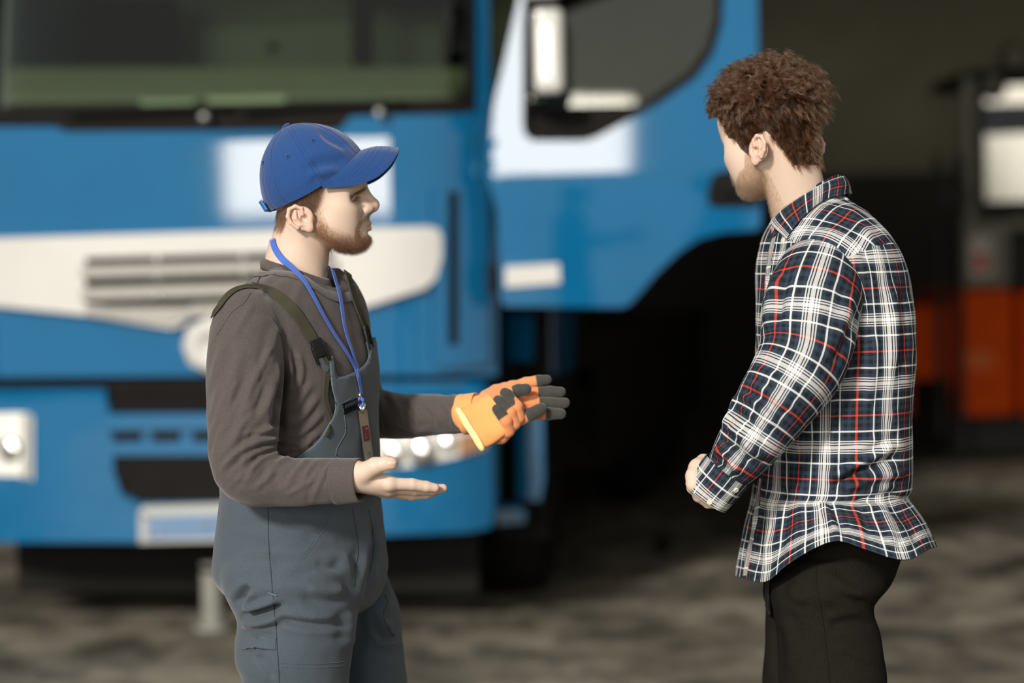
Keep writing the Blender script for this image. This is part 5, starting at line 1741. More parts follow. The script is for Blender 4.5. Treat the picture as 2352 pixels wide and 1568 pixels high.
# behind the neck
bh = [HO_A + HR_A @ np.array([-.068, -.022, -.076]), HO_A + HR_A @ np.array([-.083, .0, -.075]), HO_A + HR_A @ np.array([-.070, .03, -.078]), HO_A + HR_A @ np.array([-.030, .058, -.098]), HO_A + HR_A @ np.array([.015, .050, -.122])]
bp_ = catmull(bh, 30)
bn_ = bp_ - (HO_A + HR_A @ np.array([-.028, 0, -.09])); bn_ /= np.linalg.norm(bn_, axis=1)[:, None]
ribbon('strap', bp_, bn_, .0125, .0012, M_lan, lany)
h = hit(cl_tree, 828, 912)
by = h[0][1] - .012 if h else 4.36
tube('crimp', [P(825, 902, by), P(828, 914, by)], .0028, M_metal, lany, 10)
lp = [P(828 + 7 * math.sin(a) , 924 - 9 * math.cos(a), by - .002) for a in np.linspace(.1, 6.2, 22)]
tube('loop', np.array(lp), .0030, M_lan, lany, 8, 1.0)
clip = tube('clip', [P(825, 926, by - .002), P(829, 938, by - .004), P(834, 948, by - .004)], [.0022, .0042, .0030], M_metal, lany, 10)
tube('clip_lever', [P(838, 927, by - .005), P(835, 938, by - .006), P(833, 950, by - .006)], [.0024, .0032, .0022], M_metal, clip, 8)
M_sleeve = mat('clear_sleeve', srgb(140, 137, 128), 0.35, spec=0.4)
M_paper = mat('pass_paper', srgb(168, 164, 150), 0.6)
M_maroon = mat('maroon_print', srgb(104, 44, 46), 0.6)
M_ink = mat('grey_ink', srgb(104, 102, 96), 0.7)
M_print = mat('pale_ink', srgb(150, 110, 106), 0.7)
cy = by - .003
def quad3(name, pts, m, parent, dy=0.0, thick=.0012):
    a = [P(px, py, cy + yy + dy) for px, py, yy in pts]
    b = [q + np.array([0, thick, 0]) for q in a]
    f = [(0, 1, 2, 3), (7, 6, 5, 4)] + [(i, i + 4, (i + 1) % 4 + 4, (i + 1) % 4) for i in range(4)]
    return pydata(name, a + b, f, m, parent, False)
card = quad3('pass_sleeve', [(823, 944, 0), (843, 940, .030), (858, 1056, .030), (838, 1062, 0)], M_sleeve, lany, 0, .0025)
quad3('pass_card', [(829.5, 974, .006), (844.5, 970, .028), (855, 1052, .028), (841, 1058, .006)], M_paper, card, -.0012, .0008)
quad3('maroon_panel', [(832, 979, .007), (845.5, 976, .027), (850.5, 1010, .027), (837.5, 1014, .007)], M_maroon, card, -.0022, .0006)
for (px, py, w, h_) in ((839.5, 984, 9, 4), (841, 997.5, 6, 3.4), (842.5, 1004.5, 7, 3.6)):   # illegible pale print on the maroon field
    quad3('print', [(px - w / 2, py - h_ / 2 + 1, .012), (px + w / 2, py - h_ / 2 - 1, .024), (px + w / 2 + .6, py + h_ / 2 - 1, .024), (px - w / 2 + .6, py + h_ / 2 + 1, .012)], M_print, card, -.0032, .0004)
for k in range(4):
    quad3('small_print', [(845.5, 1037 + k * 2.6, .016), (852.5, 1035 + k * 2.6, .025), (852.6, 1036.1 + k * 2.6, .025), (845.6, 1038.1 + k * 2.6, .016)], M_ink, card, -.0026, .0004)
# ------------------------------------------------------------------ the man in the checked shirt (right)
BY = 4.5
cust = tag(world_empty('person', (P(1915, 800, BY)[0], BY, 0)), 'curly haired man in checked shirt and black jeans, seen from behind, facing the mechanic', 'person')
ya, pi_ = math.radians(46), math.radians(19)
f0 = np.array([-math.cos(ya), math.sin(ya), 0])
fx = f0 * math.cos(pi_) + np.array([0, 0, -1]) * math.sin(pi_)
lx = np.array([-math.sin(ya), -math.cos(ya), 0])
HR_B = np.stack([fx, lx, np.cross(fx, lx)], 1)
earp = HR_B @ np.array([-.019, .080, -.033])
HO_B = P(1739, 343, 4.49 + earp[1]) - earp
to_headB = lambda X: ((X - HO_B) @ HR_B).astype(np.float32)
nb0, nb1 = HO_B + HR_B @ np.array([-.022, 0, -.02]), P(1862, 575, 4.51)
def headB(X):
    H = to_headB(X)
    d = head_sdf(H)
    nk = cap(X, nb0, nb1, .0525, .0560)
    return smin(d, nk, .016)
cB = (HO_B + nb1) / 2
bhv, bhf = surface_nets(headB, [P(1640, 0, 4.5)[0], 4.34, P(0, 560, 4.5)[2]], [P(1945, 0, 4.5)[0], 4.66, P(0, 95, 4.5)[2]], .0021)
tB = face_tone(to_headB(bhv))
Hh = to_headB(bhv)
bpx = np.c_[720 + Hh[:, 0] * 1234, 462 - Hh[:, 2] * 1234]
m_ = in_poly(bpx, BEARD_A)
tB[m_] = tB[m_] * .74 * np.array([1, .95, .88])
HAIR_B = np.array([(.110, .112), (.090, .084), (.072, .076), (.054, .042), (.048, .016), (.034, .008), (.026, -.016), (.016, -.030), (.010, -.012), (-.012, .000), (-.034, -.003), (-.042, -.028), (-.046, -.052), (-.046, -.074), (-.075, -.082), (-.13, -.078), (-.13, .16), (.06, .16)])
def hairB_in(v):
    H = to_headB(v)
    return in_poly(H[:, [0, 2]], HAIR_B) & ~((np.abs(H[:, 1]) > .0765) & (H[:, 0] < .01) & (H[:, 2] < .0))
hm = hairB_in(bhv)
tB[hm] = np.array([.040, .021, .012])  # scalp painted dark for hair colour and the shade between curls
# left hand closed in front of him, mostly inside the cuff
bfing = [
    (PV([(1616, 1060, 4.285), (1601, 1078, 4.315), (1612, 1100, 4.330), (1628, 1108, 4.325)]), [.0118, .0105, .0095, .0085]),
    (PV([(1602, 1073, 4.268), (1589, 1098, 4.300), (1604, 1122, 4.318), (1622, 1126, 4.312)]), [.0122, .0108, .0095, .0085]),
    (PV([(1593, 1092, 4.254), (1591, 1120, 4.285), (1610, 1142, 4.300), (1630, 1142, 4.296)]), [.0118, .0105, .0092, .0082]),
    (PV([(1594, 1113, 4.246), (1604, 1140, 4.268), (1626, 1156, 4.280), (1644, 1158, 4.280)]), [.0110, .0096, .0086, .0078])]
bthumb = (PV([(1630, 1090, 4.31), (1618, 1090, 4.335), (1605, 1100, 4.345), (1598, 1112, 4.345)]), [.016, .0125, .011, .0098])
Wb, Ab = P(1645, 1106, 4.262), P(1690, 1050, 4.25)
handB = lambda X: hand_sdf(X, Wb, Ab, bfing, bthumb)
bh_v, bh_f = surface_nets(handB, P(1550, 1200, 4.2) * [1, 0, 1] + [0, 4.16, 0], P(1720, 1000, 4.2) * [1, 0, 1] + [0, 4.40, 0], .0016)
def coreB(X):
    d = ell(X, P(1915, 760, BY), (.10, .13, .20))
    d = smin(d, ell(X, P(1910, 1050, BY), (.10, .11, .22)), .05)
    d = smin(d, ell(X, P(1905, 1290, BY), (.09, .11, .11)), .04)
    d = smin(d, cap(X, P(1875, 560, 4.51), P(1905, 760, BY), .045, .08), .03)
    d = smin(d, chain(X, [P(1890, 640, 4.34), P(1840, 820, 4.27), P(1755, 965, 4.245), P(1690, 1050, 4.25)], [.05, .042, .035, .028]), .02)
    d = smin(d, chain(X, [P(1885, 640, 4.66), P(1800, 920, 4.68), P(1680, 1080, 4.48)], [.05, .040, .03]), .02)
    d = smin(d, chain(X, [P(1915, 1320, 4.42), P(1900, 1560, 4.41), P(1885, 1850, 4.41), P(1855, 2450, 4.43)], [.075, .06, .048, .04]), .03)
    d = smin(d, chain(X, [P(1900, 1320, 4.57), P(1870, 1560, 4.60), P(1850, 1850, 4.61), P(1820, 2450, 4.61)], [.07, .055, .045, .038]), .03)
    return d
cbv, cbf = surface_nets(coreB, [.33, 4.05, .02], [.86, 4.9, 1.7], .02, 1)
cust_body = join_body('body', [(bhv, bhf, tB), (bh_v, bh_f, hand_tone(bh_v, [(bfing[i][0][0], .014) for i in range(4)], None)), (cbv, cbf, flat_tone(cbv))], cust)
eyes(HO_B, HR_B, cust_body)
def bB_keep(c):
    H = to_headB(c)
    p = np.c_[720 + H[:, 0] * 1234, 462 - H[:, 2] * 1234]
    low = (H[:, 2] < -.062) & (H[:, 2] > -.135) & (H[:, 0] > .0)                 # stubble runs down onto the throat
    return (in_poly(p, BEARD_A) | low).astype(float) * ~hairB_in(c)
M_stub = hair_mat('fair_stubble', (0.20, 0.095, 0.045, 1), .4, .4)
grow('beard', bhv, bhf, bB_keep, 14000, fibres(HO_B, HR_B, .0052, 4, .3, (.25, 0, -1), 21), M_stub, cust_body, 4, .00010, .00003, 22)
# ---- curly hair, lock by lock
M_curl = hair_mat('chestnut_curls', (0.040, 0.0168, 0.0070, 1), .20, .45)
def curls(n_locks, per, npts, seed):
    r = np.random.default_rng(seed)
    lr, ln = sample_surface(bhv, bhf, lambda c: hairB_in(c).astype(float), n_locks, seed)
    H = to_headB(lr)
    top = np.clip((H[:, 2] - .030 - .25 * H[:, 0]) / .055, 0, 1)                   # 0 at the clipped sides, 1 on the crown
    top = np.maximum(top, np.clip((H[:, 2] - .045) / .03, 0, 1) * np.clip((H[:, 0] - .02) / .04, 0, 1))
    L = (.013 + .042 * top) * np.where(H[:, 0] > .045, .60, 1.0) + .010 * np.clip((-.02 - H[:, 0]) / .05, 0, 1) * np.clip((H[:, 2] + .045) / .03, 0, 1)
    L *= r.uniform(.75, 1.2, n_locks)
    a = .0010 + .0062 * top * r.uniform(.6, 1.3, n_locks)
    turns = r.uniform(1.0, 2.1, n_locks) * (0.5 + top)
    ph = r.uniform(0, 6.28, n_locks)
    sgn = r.choice([-1, 1], n_locks)
    flow_h = np.stack([np.where(H[:, 0] > .03, .02, -.35), np.sign(H[:, 1]) * .25, np.where(H[:, 0] > .04, .55, np.where(top > .5, -.05, -1.0))], 1)
    flow = flow_h @ HR_B.T + r.normal(size=(n_locks, 3)) * (.12 + .45 * top)[:, None]
    up = (.40 + .45 * top)[:, None]
    axis = ln * up + flow * .6
    axis /= np.linalg.norm(axis, axis=1)[:, None]
    e1_ = np.cross(axis, r.normal(size=(n_locks, 3))); e1_ /= np.linalg.norm(e1_, axis=1)[:, None]
    e2_ = np.cross(axis, e1_)
    t = np.linspace(0, 1, npts)
    P_all = []
    for k in range(per):
        jit = r.normal(size=(n_locks, 3)) * (.0022 - .0007 * top)[:, None]
        jit -= (jit * ln).sum(1)[:, None] * ln
        root = lr + jit - ln * .001
        pj = ph + r.normal(size=n_locks) * (.4 - .18 * top)
        Lk = L * r.uniform(.8, 1.1, n_locks)
        ramp = np.clip(t * 2.2, 0, 1)
        c = np.cos(pj[:, None] + sgn[:, None] * turns[:, None] * 6.28 * t); s = np.sin(pj[:, None] + sgn[:, None] * turns[:, None] * 6.28 * t)
        ak = a * r.uniform(.85, 1.15, n_locks)
        q = root[:, None] + axis[:, None] * (Lk[:, None] * t * (1 - .18 * t * top[:, None]))[..., None]
        q = q + (e1_[:, None] * c[..., None] + e2_[:, None] * s[..., None]) * (ak[:, None] * ramp)[..., None]
        q = q + np.array([0, 0, -1.0]) * (Lk[:, None] * t ** 2 * (.22 + .1 * top[:, None]) * np.where(H[:, 0] > .04, .5, 1.0)[:, None])[..., None]
        P_all.append(q)
    return np.concatenate(P_all)
cp_ = curls(1350, 18, 15, 31)
strands('hair', cp_, lambda q: q, 15, M_curl, cust_body, .00020, .00007)

# ---- checked cotton
def plaid_material():
    m = bpy.data.materials.new('tartan_cotton')
    m.use_nodes = True
    nt = m.node_tree; b = nt.nodes['Principled BSDF']
    uv = nt.nodes.new('ShaderNodeUVMap'); uv.uv_map = 'plaid'
    sep = nt.nodes.new('ShaderNodeSeparateXYZ'); nt.links.new(uv.outputs[0], sep.inputs[0])
    navy, dark, white, red, ink, band = (.024, .040, .064), (.010, .014, .019), (.90, .89, .84), (.62, .05, .02), (.02, .018, .035), (.76, .76, .73)
    def stripes(sock):
        fr_ = nt.nodes.new('ShaderNodeMath'); fr_.operation = 'FRACT'; nt.links.new(sock, fr_.inputs[0])
        rp = nt.nodes.new('ShaderNodeValToRGB'); cr = rp.color_ramp; cr.interpolation = 'CONSTANT'
        seq = [(0.0, band), (.030, ink), (.045, band), (.068, ink), (.083, band), (.105, navy), (.160, dark), (.215, navy), (.238, white), (.262, navy),
               (.320, dark), (.375, navy), (.430, dark), (.487, red), (.513, dark), (.570, navy), (.625, dark), (.680, navy), (.738, white), (.762, navy), (.785, dark), (.840, navy),
               (.895, band), (.917, ink), (.932, band), (.955, ink), (.970, band)]
        while len(cr.elements) < len(seq): cr.elements.new(1.0)
        for e, (p_, c_) in zip(cr.elements, seq):
            e.position = p_; e.color = (*c_, 1)
        nt.links.new(fr_.outputs[0], rp.inputs[0])
        return rp
    a, c = stripes(sep.outputs[0]), stripes(sep.outputs[1])
    x = nt.nodes.new('ShaderNodeMix'); x.data_type = 'RGBA'; x.inputs[0].default_value = .5
    nt.links.new(a.outputs[0], x.inputs[6]); nt.links.new(c.outputs[0], x.inputs[7])
    li = nt.nodes.new('ShaderNodeMix'); li.data_type, li.blend_type = 'RGBA', 'LIGHTEN'; li.inputs[0].default_value = .16
    nt.links.new(x.outputs[2], li.inputs[6])
    ad = nt.nodes.new('ShaderNodeMix'); ad.data_type, ad.blend_type = 'RGBA', 'LIGHTEN'; ad.inputs[0].default_value = 1
    nt.links.new(a.outputs[0], ad.inputs[6]); nt.links.new(c.outputs[0], ad.inputs[7])
    nt.links.new(ad.outputs[2], li.inputs[7])
    nt.links.new(li.outputs[2], b.inputs['Base Color'])
    b.inputs['Roughness'].default_value = .85
    b.inputs['Specular IOR Level'].default_value = .2
    tc = nt.nodes.new('ShaderNodeTexCoord')
    n = nt.nodes.new('ShaderNodeTexNoise'); n.inputs['Scale'].default_value = 900
    nt.links.new(tc.outputs['Object'], n.inputs['Vector'])
    bp = nt.nodes.new('ShaderNodeBump'); bp.inputs['Strength'].default_value = .12; bp.inputs['Distance'].default_value = .001
    nt.links.new(n.outputs['Fac'], bp.inputs['Height']); nt.links.new(bp.outputs['Normal'], b.inputs['Normal'])
    return m
M_plaid = plaid_material()
PER = .1135
def uv_grid(name, V, UV, m, parent, closed=True, thick=.0016):
    """V (rows, cols, 3), UV (rows, cols+1 if closed, 2) in metres"""
    nr, nc = V.shape[:2]
    f, uvl = [], []
    cc = nc if closed else nc - 1
    i, j = np.meshgrid(np.arange(nr - 1), np.arange(cc), indexing='ij')
    j2 = (j + 1) % nc
    f = np.stack([i * nc + j, (i + 1) * nc + j, (i + 1) * nc + j2, i * nc + j2], -1).reshape(-1, 4)
    u = np.stack([UV[i, j], UV[i + 1, j], UV[i + 1, j + 1], UV[i, j + 1]], 2).reshape(-1, 2)
    me = np_mesh(name, V.reshape(-1, 3), f)
    lay = me.uv_layers.new(name='plaid')
    lay.data.foreach_set('uv', (u / PER).astype(np.float32).ravel())
    o = link(name, me, m, parent)
    if thick:
        md = o.modifiers.new('cloth', 'SOLIDIFY'); md.thickness, md.offset = thick, -1
    return o
TB = math.radians(180 + 5)                                           # faces -X, a touch towards the camera
def RB(py, xl, xr, ratio=1.4, e=2.4, Y=BY): return ringpx(py, xl, xr, Y, math.radians(5), ratio, e)
rows = [RB(452, 1822, 1938, 1.0), RB(466, 1806, 1958, 1.2), RB(490, 1790, 1988, 1.5), RB(520, 1772, 2012, 1.65), RB(550, 1758, 2034, 1.72), RB(600, 1747, 2060, 1.62), RB(660, 1744, 2076, 1.48), RB(730, 1743, 2088, 1.38), RB(820, 1743, 2091),
        RB(910, 1745, 2087), RB(1000, 1745, 2083), RB(1075, 1740, 2084), RB(1120, 1736, 2080), RB(1146, 1732, 2071), RB(1170, 1728, 2080), RB(1200, 1722, 2092), RB(1255, 1712, 2112), RB(1345, 1698, 2136)]
nvB, nuB = 330, 260
C = catmull([r[0] for r in rows], nvB); U = catmull([r[1] for r in rows], nvB); V_ = catmull([r[2] for r in rows], nvB)
a_ = np.linspace(0, 2 * math.pi, nuB, endpoint=False)
sq = lambda x, e: np.sign(x) * np.abs(x) ** (2 / e)
TV = C[:, None] + sq(np.cos(a_), 2.35)[None, :, None] * U[:, None] + sq(np.sin(a_), 2.35)[None, :, None] * V_[:, None]
HEM = np.array([(1640, 1318), (1690, 1322), (1755, 1337), (1800, 1306), (1860, 1266), (1925, 1241), (1990, 1260), (2055, 1284), (2095, 1283), (2140, 1258), (2200, 1250)])
HEM = catmull(np.c_[HEM, HEM[:, :1]], 90)[:, :2]
HEM[:, 1] = smooth_path(HEM, 4)[:, 1]
pxy = proj(TV.reshape(-1, 3)).reshape(nvB, nuB, 2)
zc = TV[..., 2]
zs = P(1900, 1120, BY)[2]
zbot = zc[-1].mean()
hem_z = (zc[-1] + (pxy[-1, :, 1] - np.interp(pxy[-1, :, 0], HEM[:, 0], HEM[:, 1])) * TV[-1, :, 1] / FPX)[None, :]
low = zc < zs
zn_ = zs - (zs - zc) * (zs - hem_z) / (zs - zc[-1][None, :])
TV[..., 2] = np.where(low, zn_, zc)
# the shirt tail flares outwards at the back
uarc = np.linspace(0, 1, nuB + 1) * 1.02
top_len = np.r_[0, np.cumsum(np.linalg.norm(np.diff(C, axis=0), axis=1))]
UVt = np.zeros((nvB, nuB + 1, 2))
UVt[..., 0] = uarc[None, :]
UVt[..., 1] = top_len[:, None]
fl = TV.reshape(-1, 3)
ii, jj = np.meshgrid(np.arange(nvB - 1), np.arange(nuB), indexing='ij')
tfq = np.stack([ii * nuB + jj, (ii + 1) * nuB + jj, (ii + 1) * nuB + (jj + 1) % nuB, ii * nuB + (jj + 1) % nuB], -1).reshape(-1, 4)
nn = normals(fl, tfq)
if ((fl - C.repeat(nuB, 0)) * nn).sum() < 0: tfq = tfq[:, ::-1]
fl = fl + normals(fl, tfq) * (.0030 * wob(fl, 22, 4) + .0012 * wob(fl, 60, 6))[:, None]
fB = np.random.default_rng(17)
B_FOLDS = [
    ([(1890, 1105), (1940, 1080), (2000, 1050), (2072, 1010)], 12, 7.0), ([(1900, 1130), (1960, 1090), (2030, 1060), (2080, 1045)], 11, -7.0), ([(1930, 1128), (1985, 1105), (2050, 1090), (2082, 1092)], 12, 6.0),
    ([(1960, 1150), (2020, 1140), (2075, 1132)], 12, -7.5), ([(1905, 1060), (1960, 1042), (2040, 990)], 12, 3.5), ([(1880, 1150), (1905, 1180), (1925, 1235)], 10, 4.0), ([(1895, 1150), (1925, 1200), (1945, 1240)], 9, -4.0),
    ([(2010, 1160), (2035, 1200), (2050, 1270)], 14, 5.0), ([(1975, 1160), (1990, 1200), (2000, 1250)], 12, -3.5), ([(2060, 1170), (2090, 1210), (2110, 1260)], 12, -4.0), ([(1770, 1110), (1768, 1200), (1760, 1310)], 10, 4.0),
    ([(1800, 1110), (1805, 1190), (1790, 1290)], 10, -4.0), ([(1830, 1100), (1840, 1170), (1830, 1260)], 12, 3.0), ([(2040, 640), (2052, 740), (2048, 860)], 16, 5.0), ([(2066, 660), (2074, 760), (2068, 900)], 12, -5.0),
    ([(2010, 760), (2006, 850), (1985, 960)], 12, 3.5), ([(1990, 750), (1975, 830), (1945, 900)], 12, -3.0), ([(1890, 880), (1900, 960), (1896, 1050)], 10, -3.5), ([(1905, 870), (1912, 960), (1910, 1040)], 9, 3.0),
    ([(1935, 470), (1985, 530), (2020, 600)], 14, 3.0), ([(1960, 560), (2000, 610), (2030, 680)], 12, -2.5), ([(2045, 930), (2060, 1000), (2076, 1040)], 12, 3.0), ([(1870, 930), (1850, 1000), (1800, 1060)], 12, 3.0),
]
fl = fold(fl, tfq, [(a, b, c * 1.35) for a, b, c in B_FOLDS])
TV = fl.reshape(nvB, nuB, 3)
# yoke: above the shoulder seam the cloth runs along the shoulder instead
shirtB = uv_grid('checked_shirt', TV, UVt, M_plaid, cust)
tB_tree = bvh(fl, tfq)
me = shirtB.data
cen = np.empty(len(me.polygons) * 3, np.float32); me.polygons.foreach_get('center', cen); cen = cen.reshape(-1, 3)
pc = proj(cen)
yk = (pc[:, 1] < np.interp(pc[:, 0], [1740, 1800, 1870, 1950, 2000, 2060], [470, 545, 585, 590, 566, 560])) & (cen[:, 1] < 4.62)
lv = np.empty(len(me.loops), np.int32); me.loops.foreach_get('vertex_index', lv)
uvb = np.empty(len(me.loops) * 2, np.float32); me.uv_layers['plaid'].data.foreach_get('uv', uvb); uvb = uvb.reshape(-1, 2)
co = fl[lv]
lp = np.repeat(yk, 4)
A_ = math.radians(36)
t1_ = -.78 * co[:, 1] - .62 * co[:, 2]
yu = (co[:, 0] * math.cos(A_) + t1_ * math.sin(A_)) / PER
yv = (-co[:, 0] * math.sin(A_) + t1_ * math.cos(A_)) / PER
uvb[lp, 0], uvb[lp, 1] = yu[lp], yv[lp]
me.uv_layers['plaid'].data.foreach_set('uv', uvb.ravel())
seam('yoke_seam', tB_tree, [(1952, 590), (1985, 572), (2020, 566), (2050, 574)], M_plaid, shirtB, .0010, .0004)

def plaid_tube(name, pts, radii, parent, nv, nu, u0, v0, folds=None, up=(0, 1, 0), wobble=.0022, open_end=True, squash=None, seed=0.0):
    p = catmull(pts, nv); r = catmull([[x] * 3 for x in radii], nv)[:, 0]
    v, _ = tube_mesh(p, r, nu, False, 1.0, up)
    v = np.array(v)
    i, j = np.meshgrid(np.arange(nv - 1), np.arange(nu), indexing='ij')
    q = np.stack([i * nu + j, (i + 1) * nu + j, (i + 1) * nu + (j + 1) % nu, i * nu + (j + 1) % nu], -1).reshape(-1, 4)
    if ((v - p.repeat(nu, 0)) * normals(v, q)).sum() < 0: q = q[:, ::-1]
    v = v + normals(v, q) * (wobble * wob(v, 30, seed) + wobble * .5 * wob(v, 75, seed + 3))[:, None]
    if folds: v = fold(v, q, folds)
    s = np.r_[0, np.cumsum(np.linalg.norm(np.diff(p, axis=0), axis=1))]
    UV = np.zeros((nv, nu + 1, 2))
    UV[..., 0] = (np.linspace(0, 1, nu + 1) * 2 * math.pi * .070)[None, :] + u0
    UV[..., 1] = s[:, None] + v0
    o = uv_grid(name, v.reshape(nv, nu, 3), UV, M_plaid, parent)
    return o, v, q
SL_FOLDS = [
    ([(1695, 905), (1740, 930), (1790, 990)], 10, 3.5), ([(1680, 940), (1720, 965), (1765, 1020)], 9, -3.5), ([(1665, 975), (1705, 1000), (1745, 1050)], 9, 4.0), ([(1650, 1005), (1690, 1025), (1725, 1075)], 8, -4.0),
    ([(1640, 1030), (1675, 1050), (1705, 1095)], 8, 4.5), ([(1628, 1050), (1660, 1072), (1690, 1110)], 8, -4.0), ([(1720, 880), (1770, 905), (1830, 950)], 11, 2.5), ([(1740, 830), (1790, 850), (1860, 900)], 13, -2.0),
    ([(1790, 620), (1770, 690), (1760, 760)], 12, 3.0), ([(1815, 610), (1795, 680), (1785, 760)], 11, -2.6), ([(1960, 650), (1940, 720), (1900, 800)], 14, 2.4), ([(1975, 700), (1945, 780), (1900, 850)], 12, -2.4),
    ([(1690, 900), (1680, 935), (1660, 990)], 8, 3.0), ([(1700, 1010), (1730, 1040), (1760, 1050)], 9, 3.5),
]
slv, slvV, slvQ = plaid_tube('sleeve', [P(1905, 560, 4.43), P(1888, 610, 4.372), P(1868, 690, 4.315), P(1846, 810, 4.275), P(1800, 895, 4.255), P(1752, 970, 4.245), P(1705, 1040, 4.248), P(1668, 1086, 4.255), P(1650, 1108, 4.26)],
                              [.020, .066, .0850, .0800, .0715, .0605, .0500, .0400, .0350], shirtB, 230, 150, .0, .02, [(a, b, c * 2.2) for a, b, c in SL_FOLDS])
slv_tree = bvh(slvV, slvQ)
cf_o, cfV, cfQ = plaid_tube('cuff', [P(1672, 1078, 4.254), P(1652, 1104, 4.258), P(1632, 1128, 4.262), P(1621, 1143, 4.264)], [.0445, .0435, .0430, .0415], shirtB, 50, 90, .05, .06, None, wobble=.0016, seed=2.0)
plaid_tube('sleeve', [P(1880, 590, 4.62), P(1880, 660, 4.68), P(1840, 800, 4.72), P(1790, 930, 4.70), P(1720, 1030, 4.58), P(1672, 1090, 4.45)], [.03, .075, .072, .062, .050, .042], shirtB, 100, 60, .03, .0, None, seed=5.0)
seam('armhole_seam', any_tree(slv_tree, tB_tree), [(1958, 612), (1978, 650), (1990, 700), (1992, 745)], M_plaid, shirtB, .0012, .0006)

# collar: a stand hidden by the folded leaf
top_ = [(1768, 509, 4.462), (1795, 481, 4.440), (1830, 456, 4.432), (1868, 433, 4.434), (1905, 414, 4.455), (1932, 405, 4.492), (1938, 405, 4.53), (1915, 410, 4.566), (1870, 430, 4.578), (1820, 462, 4.57), (1780, 498, 4.535), (1768, 512, 4.505)]
bot_ = [(1812, 551, None), (1826, 529, None), (1846, 505, None), (1870, 483, None), (1905, 461, None), (1936, 447, None), (1958, 444, 4.54), (1945, 452, 4.60), (1890, 470, 4.625), (1830, 505, 4.61), (1795, 535, 4.575), (1785, 552, 4.53)]
tp3 = PV(top_)
bt3 = []
for (px, py, Y) in bot_:
    if Y is None:
        h = hit(any_tree(tB_tree, slv_tree), px, py)
        bt3.append(h[0] + h[1] * .007 if h else P(px, py, 4.44))
    else: bt3.append(P(px, py, Y))
tp3, bt3 = catmull(tp3, 120), catmull(bt3, 120)
bt3 = smooth_path(bt3, 6)
nr = 16
VV = np.zeros((nr, 120, 3)); UVc = np.zeros((nr, 120, 2))
axis_c = P(1862, 480, 4.51)
for i in range(nr):
    t = i / (nr - 1)
    q = tp3 + (bt3 - tp3) * t
    out = q - axis_c; out[:, 2] = 0; out /= np.linalg.norm(out, axis=1)[:, None]
    VV[i] = q + out * .006 * math.sin(math.pi * min(1, t * 1.1)) * (1 - t * .6)
    s = np.r_[0, np.cumsum(np.linalg.norm(np.diff(tp3, axis=0), axis=1))]
    UVc[i, :, 0] = s - .004
    UVc[i, :, 1] = .028 + .055 * t
collar = uv_grid('collar', VV, UVc, M_plaid, shirtB, False, .0022)
st3 = PV([(1772, 530, 4.468), (1800, 505, 4.448), (1835, 476, 4.440), (1870, 455, 4.442), (1905, 436, 4.46), (1926, 428, 4.495), (1930, 430, 4.53), (1908, 436, 4.56), (1866, 455, 4.572), (1820, 485, 4.562), (1785, 518, 4.53)])
st3 = catmull(st3, 100)
VV = np.stack([st3 + [0, 0, .022], st3, st3 - [0, 0, .022]]); UVc = np.zeros((3, 100, 2)); UVc[..., 0] = np.linspace(0, .4, 100)[None]; UVc[..., 1] = np.array([.062, .074, .086])[:, None]
uv_grid('collar_stand', VV, UVc, M_plaid, shirtB, False, .002)
M_button = mat('pale_button', srgb(214, 204, 180), 0.3, spec=.5)
def button(px, py, tree, r=.0056):
    h = hit(tree, px, py)
    if h is None: return
    c, n_ = h
    bm = bmesh.new()
    Mx = Matrix.Translation(c + n_ * .0022) @ Vector(n_).to_track_quat('Z', 'Y').to_matrix().to_4x4()
    bmesh.ops.create_cone(bm, cap_ends=True, segments=24, radius1=r, radius2=r * .86, depth=.0024, matrix=Mx)
    bm_obj('button', bm, M_button, shirtB, False, None, .0005)
coltree = BVHTree.FromPolygons([tuple(p) for p in np.vstack([tp3, bt3])], [(i, i + 1, 121 + i, 120 + i) for i in range(119)])
button(1800, 552, any_tree(coltree, tB_tree, slv_tree))
button(1942, 458, any_tree(coltree, tB_tree))
cuff_tree = bvh(cfV, cfQ)
button(1630, 1152, cuff_tree, .0052)
button(1690, 1124, any_tree(cuff_tree, slv_tree), .0052)
# button placket down the front
for line in ([(1778, 548), (1768, 600), (1763, 660), (1760, 720), (1757, 790), (1756, 850)], [(1748, 1100), (1740, 1160), (1731, 1220), (1717, 1290), (1712, 1322)]):
    p, n_ = drape_path(tB_tree, line, 60, .0012)
    p = smooth_path(p, 4)
    T = np.gradient(p, axis=0); T /= np.linalg.norm(T, axis=1)[:, None]
    S_ = np.cross(T, n_); S_ /= np.linalg.norm(S_, axis=1)[:, None]
    w = .016
    VV = np.stack([p - S_ * w * t - 0.25 * abs(t) ** 2 * .008 * n_ for t in np.linspace(-1, 1, 7)])
    UVc = np.zeros((7, len(p), 2)); UVc[..., 0] = np.linspace(-.016, .016, 7)[:, None]; UVc[..., 1] = np.r_[0, np.cumsum(np.linalg.norm(np.diff(p, axis=0), axis=1))][None] + .03
    uv_grid('placket', VV, UVc, M_plaid, shirtB, False, .0016)

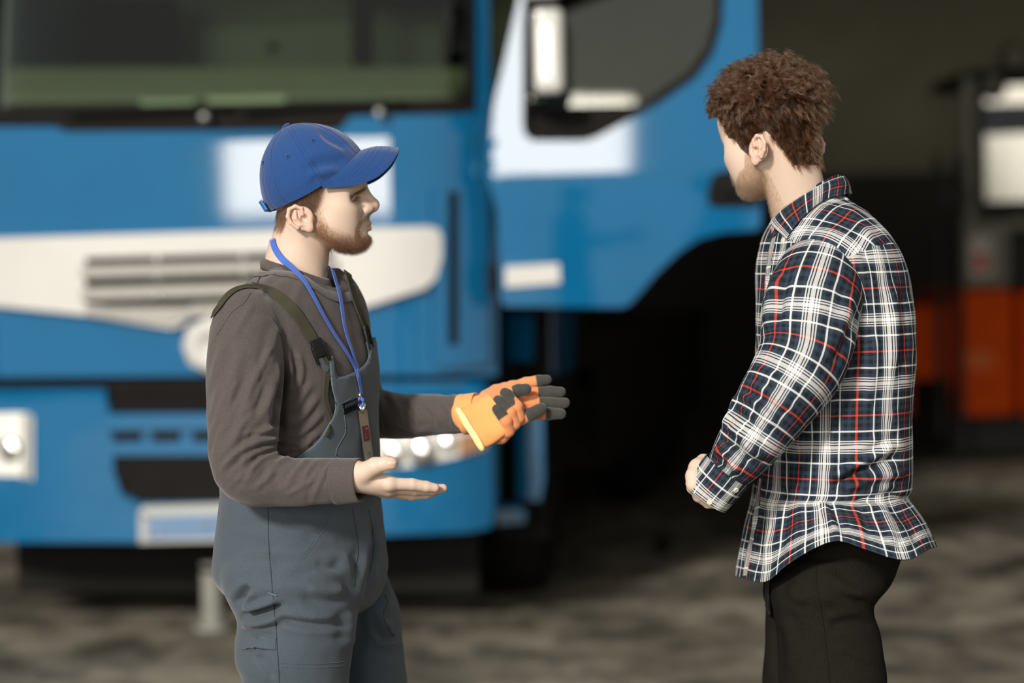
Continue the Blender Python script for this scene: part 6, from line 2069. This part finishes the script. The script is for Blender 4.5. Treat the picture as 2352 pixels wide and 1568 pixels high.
# ---- black jeans
M_jean = mat('black_denim', srgb(30, 28, 24), 0.95, noise=0.22, scale=500, bump=0.35, bscale=1500, spec=0.06)
M_jthread = mat('black_thread', srgb(44, 41, 36), 0.9, spec=0.05)
JT = math.radians(5)
def RJ(py, a, b, Y, ratio, e=2.3): return ringpx(py, a, b, Y, JT, ratio, e)
hipJ = loft([RJ(1190, 1765, 2070, BY, 1.25), RJ(1260, 1760, 2066, BY, 1.22), RJ(1330, 1757, 2046, BY, 1.2), RJ(1380, 1760, 2006, BY, 1.3), RJ(1420, 1790, 1990, BY, 1.3)], 40, 56)
lgN = loft([RJ(py, a, b, 4.405, 1.0) for py, a, b in ((1280, 1820, 2000), (1340, 1776, 2034), (1385, 1774, 2006), (1410, 1778, 2004), (1450, 1784, 2018), (1510, 1788, 2028), (1568, 1790, 2034), (1700, 1790, 2020), (1900, 1790, 1990), (2200, 1790, 1945), (2440, 1785, 1925), (2490, 1785, 1925))], 110, 48)
lgF = loft([RJ(py, a, b, 4.60, 1.0) for py, a, b in ((1290, 1800, 1960), (1340, 1764, 1970), (1400, 1760, 1960), (1480, 1757, 1940), (1568, 1752, 1935), (1700, 1748, 1925), (1900, 1746, 1905), (2200, 1744, 1880), (2440, 1740, 1870), (2490, 1740, 1870))], 100, 44)
jv, jf = fuse([hipJ, lgN, lgF], .005, 9)
jv = jv + normals(jv, jf) * (.0016 * wob(jv, 28, 8) + .0007 * wob(jv, 85, 9))[:, None]
J_FOLDS = [([(1885, 1300), (1920, 1340), (1960, 1362), (2000, 1372)], 14, 3.0), ([(1900, 1335), (1940, 1372), (1998, 1388)], 13, -3.0), ([(1892, 1424), (1930, 1410), (1985, 1404)], 14, 2.0), ([(1900, 1440), (1950, 1430), (2010, 1440)], 13, -3.0),
           ([(1920, 1480), (1960, 1500), (2015, 1520)], 12, 2.5), ([(1800, 1340), (1830, 1370), (1860, 1380)], 12, 2.5), ([(1800, 1400), (1830, 1440), (1840, 1500)], 14, -2.5), ([(1780, 1430), (1790, 1490), (1788, 1560)], 14, -4.0), ([(1840, 1290), (1810, 1330), (1795, 1380)], 12, -2.2)]
jv = fold(jv, jf, [(a, b, c * 1.5) for a, b, c in J_FOLDS])
jtree = bvh(jv, jf)
jeans = link('jeans', np_mesh('jeans', jv, jf), M_jean, cust)
seam('outseam', jtree, [(1878, 1258), (1875, 1326), (1884, 1390), (1893, 1450), (1900, 1510), (1906, 1566)], M_jean, jeans, .0012, .0003, 90)
for line, n in (([(1866, 1262), (1864, 1326), (1874, 1390), (1884, 1450), (1892, 1510), (1897, 1566)], 60), ([(1921, 1250), (1926, 1300), (1930, 1342), (1945, 1350)], 24), ([(1934, 1254), (1940, 1300), (1944, 1345)], 22),
                ([(1936, 1256), (1955, 1290), (1976, 1318), (1992, 1300), (2012, 1278)], 30), ([(1880, 1246), (1920, 1256), (1990, 1270), (2046, 1292)], 30)):
    stitches('seam_stitching', jtree, line, M_jthread, jeans, n, .55, .0007, .0006)
p, n_ = drape_path(jtree, [(1770, 1330), (1768, 1362), (1771, 1402)], 16, .004)
if len(p) > 3: ribbon('belt_tail', p, n_, .018, .003, M_buckle, jeans)
def bootB(px, Y, ang):
    return boot(px, Y, ang)
for px, Y in ((1850, 4.42), (1800, 4.61)):
    link('shoe', boot(px, Y, math.pi - .05), M_boot, cust)
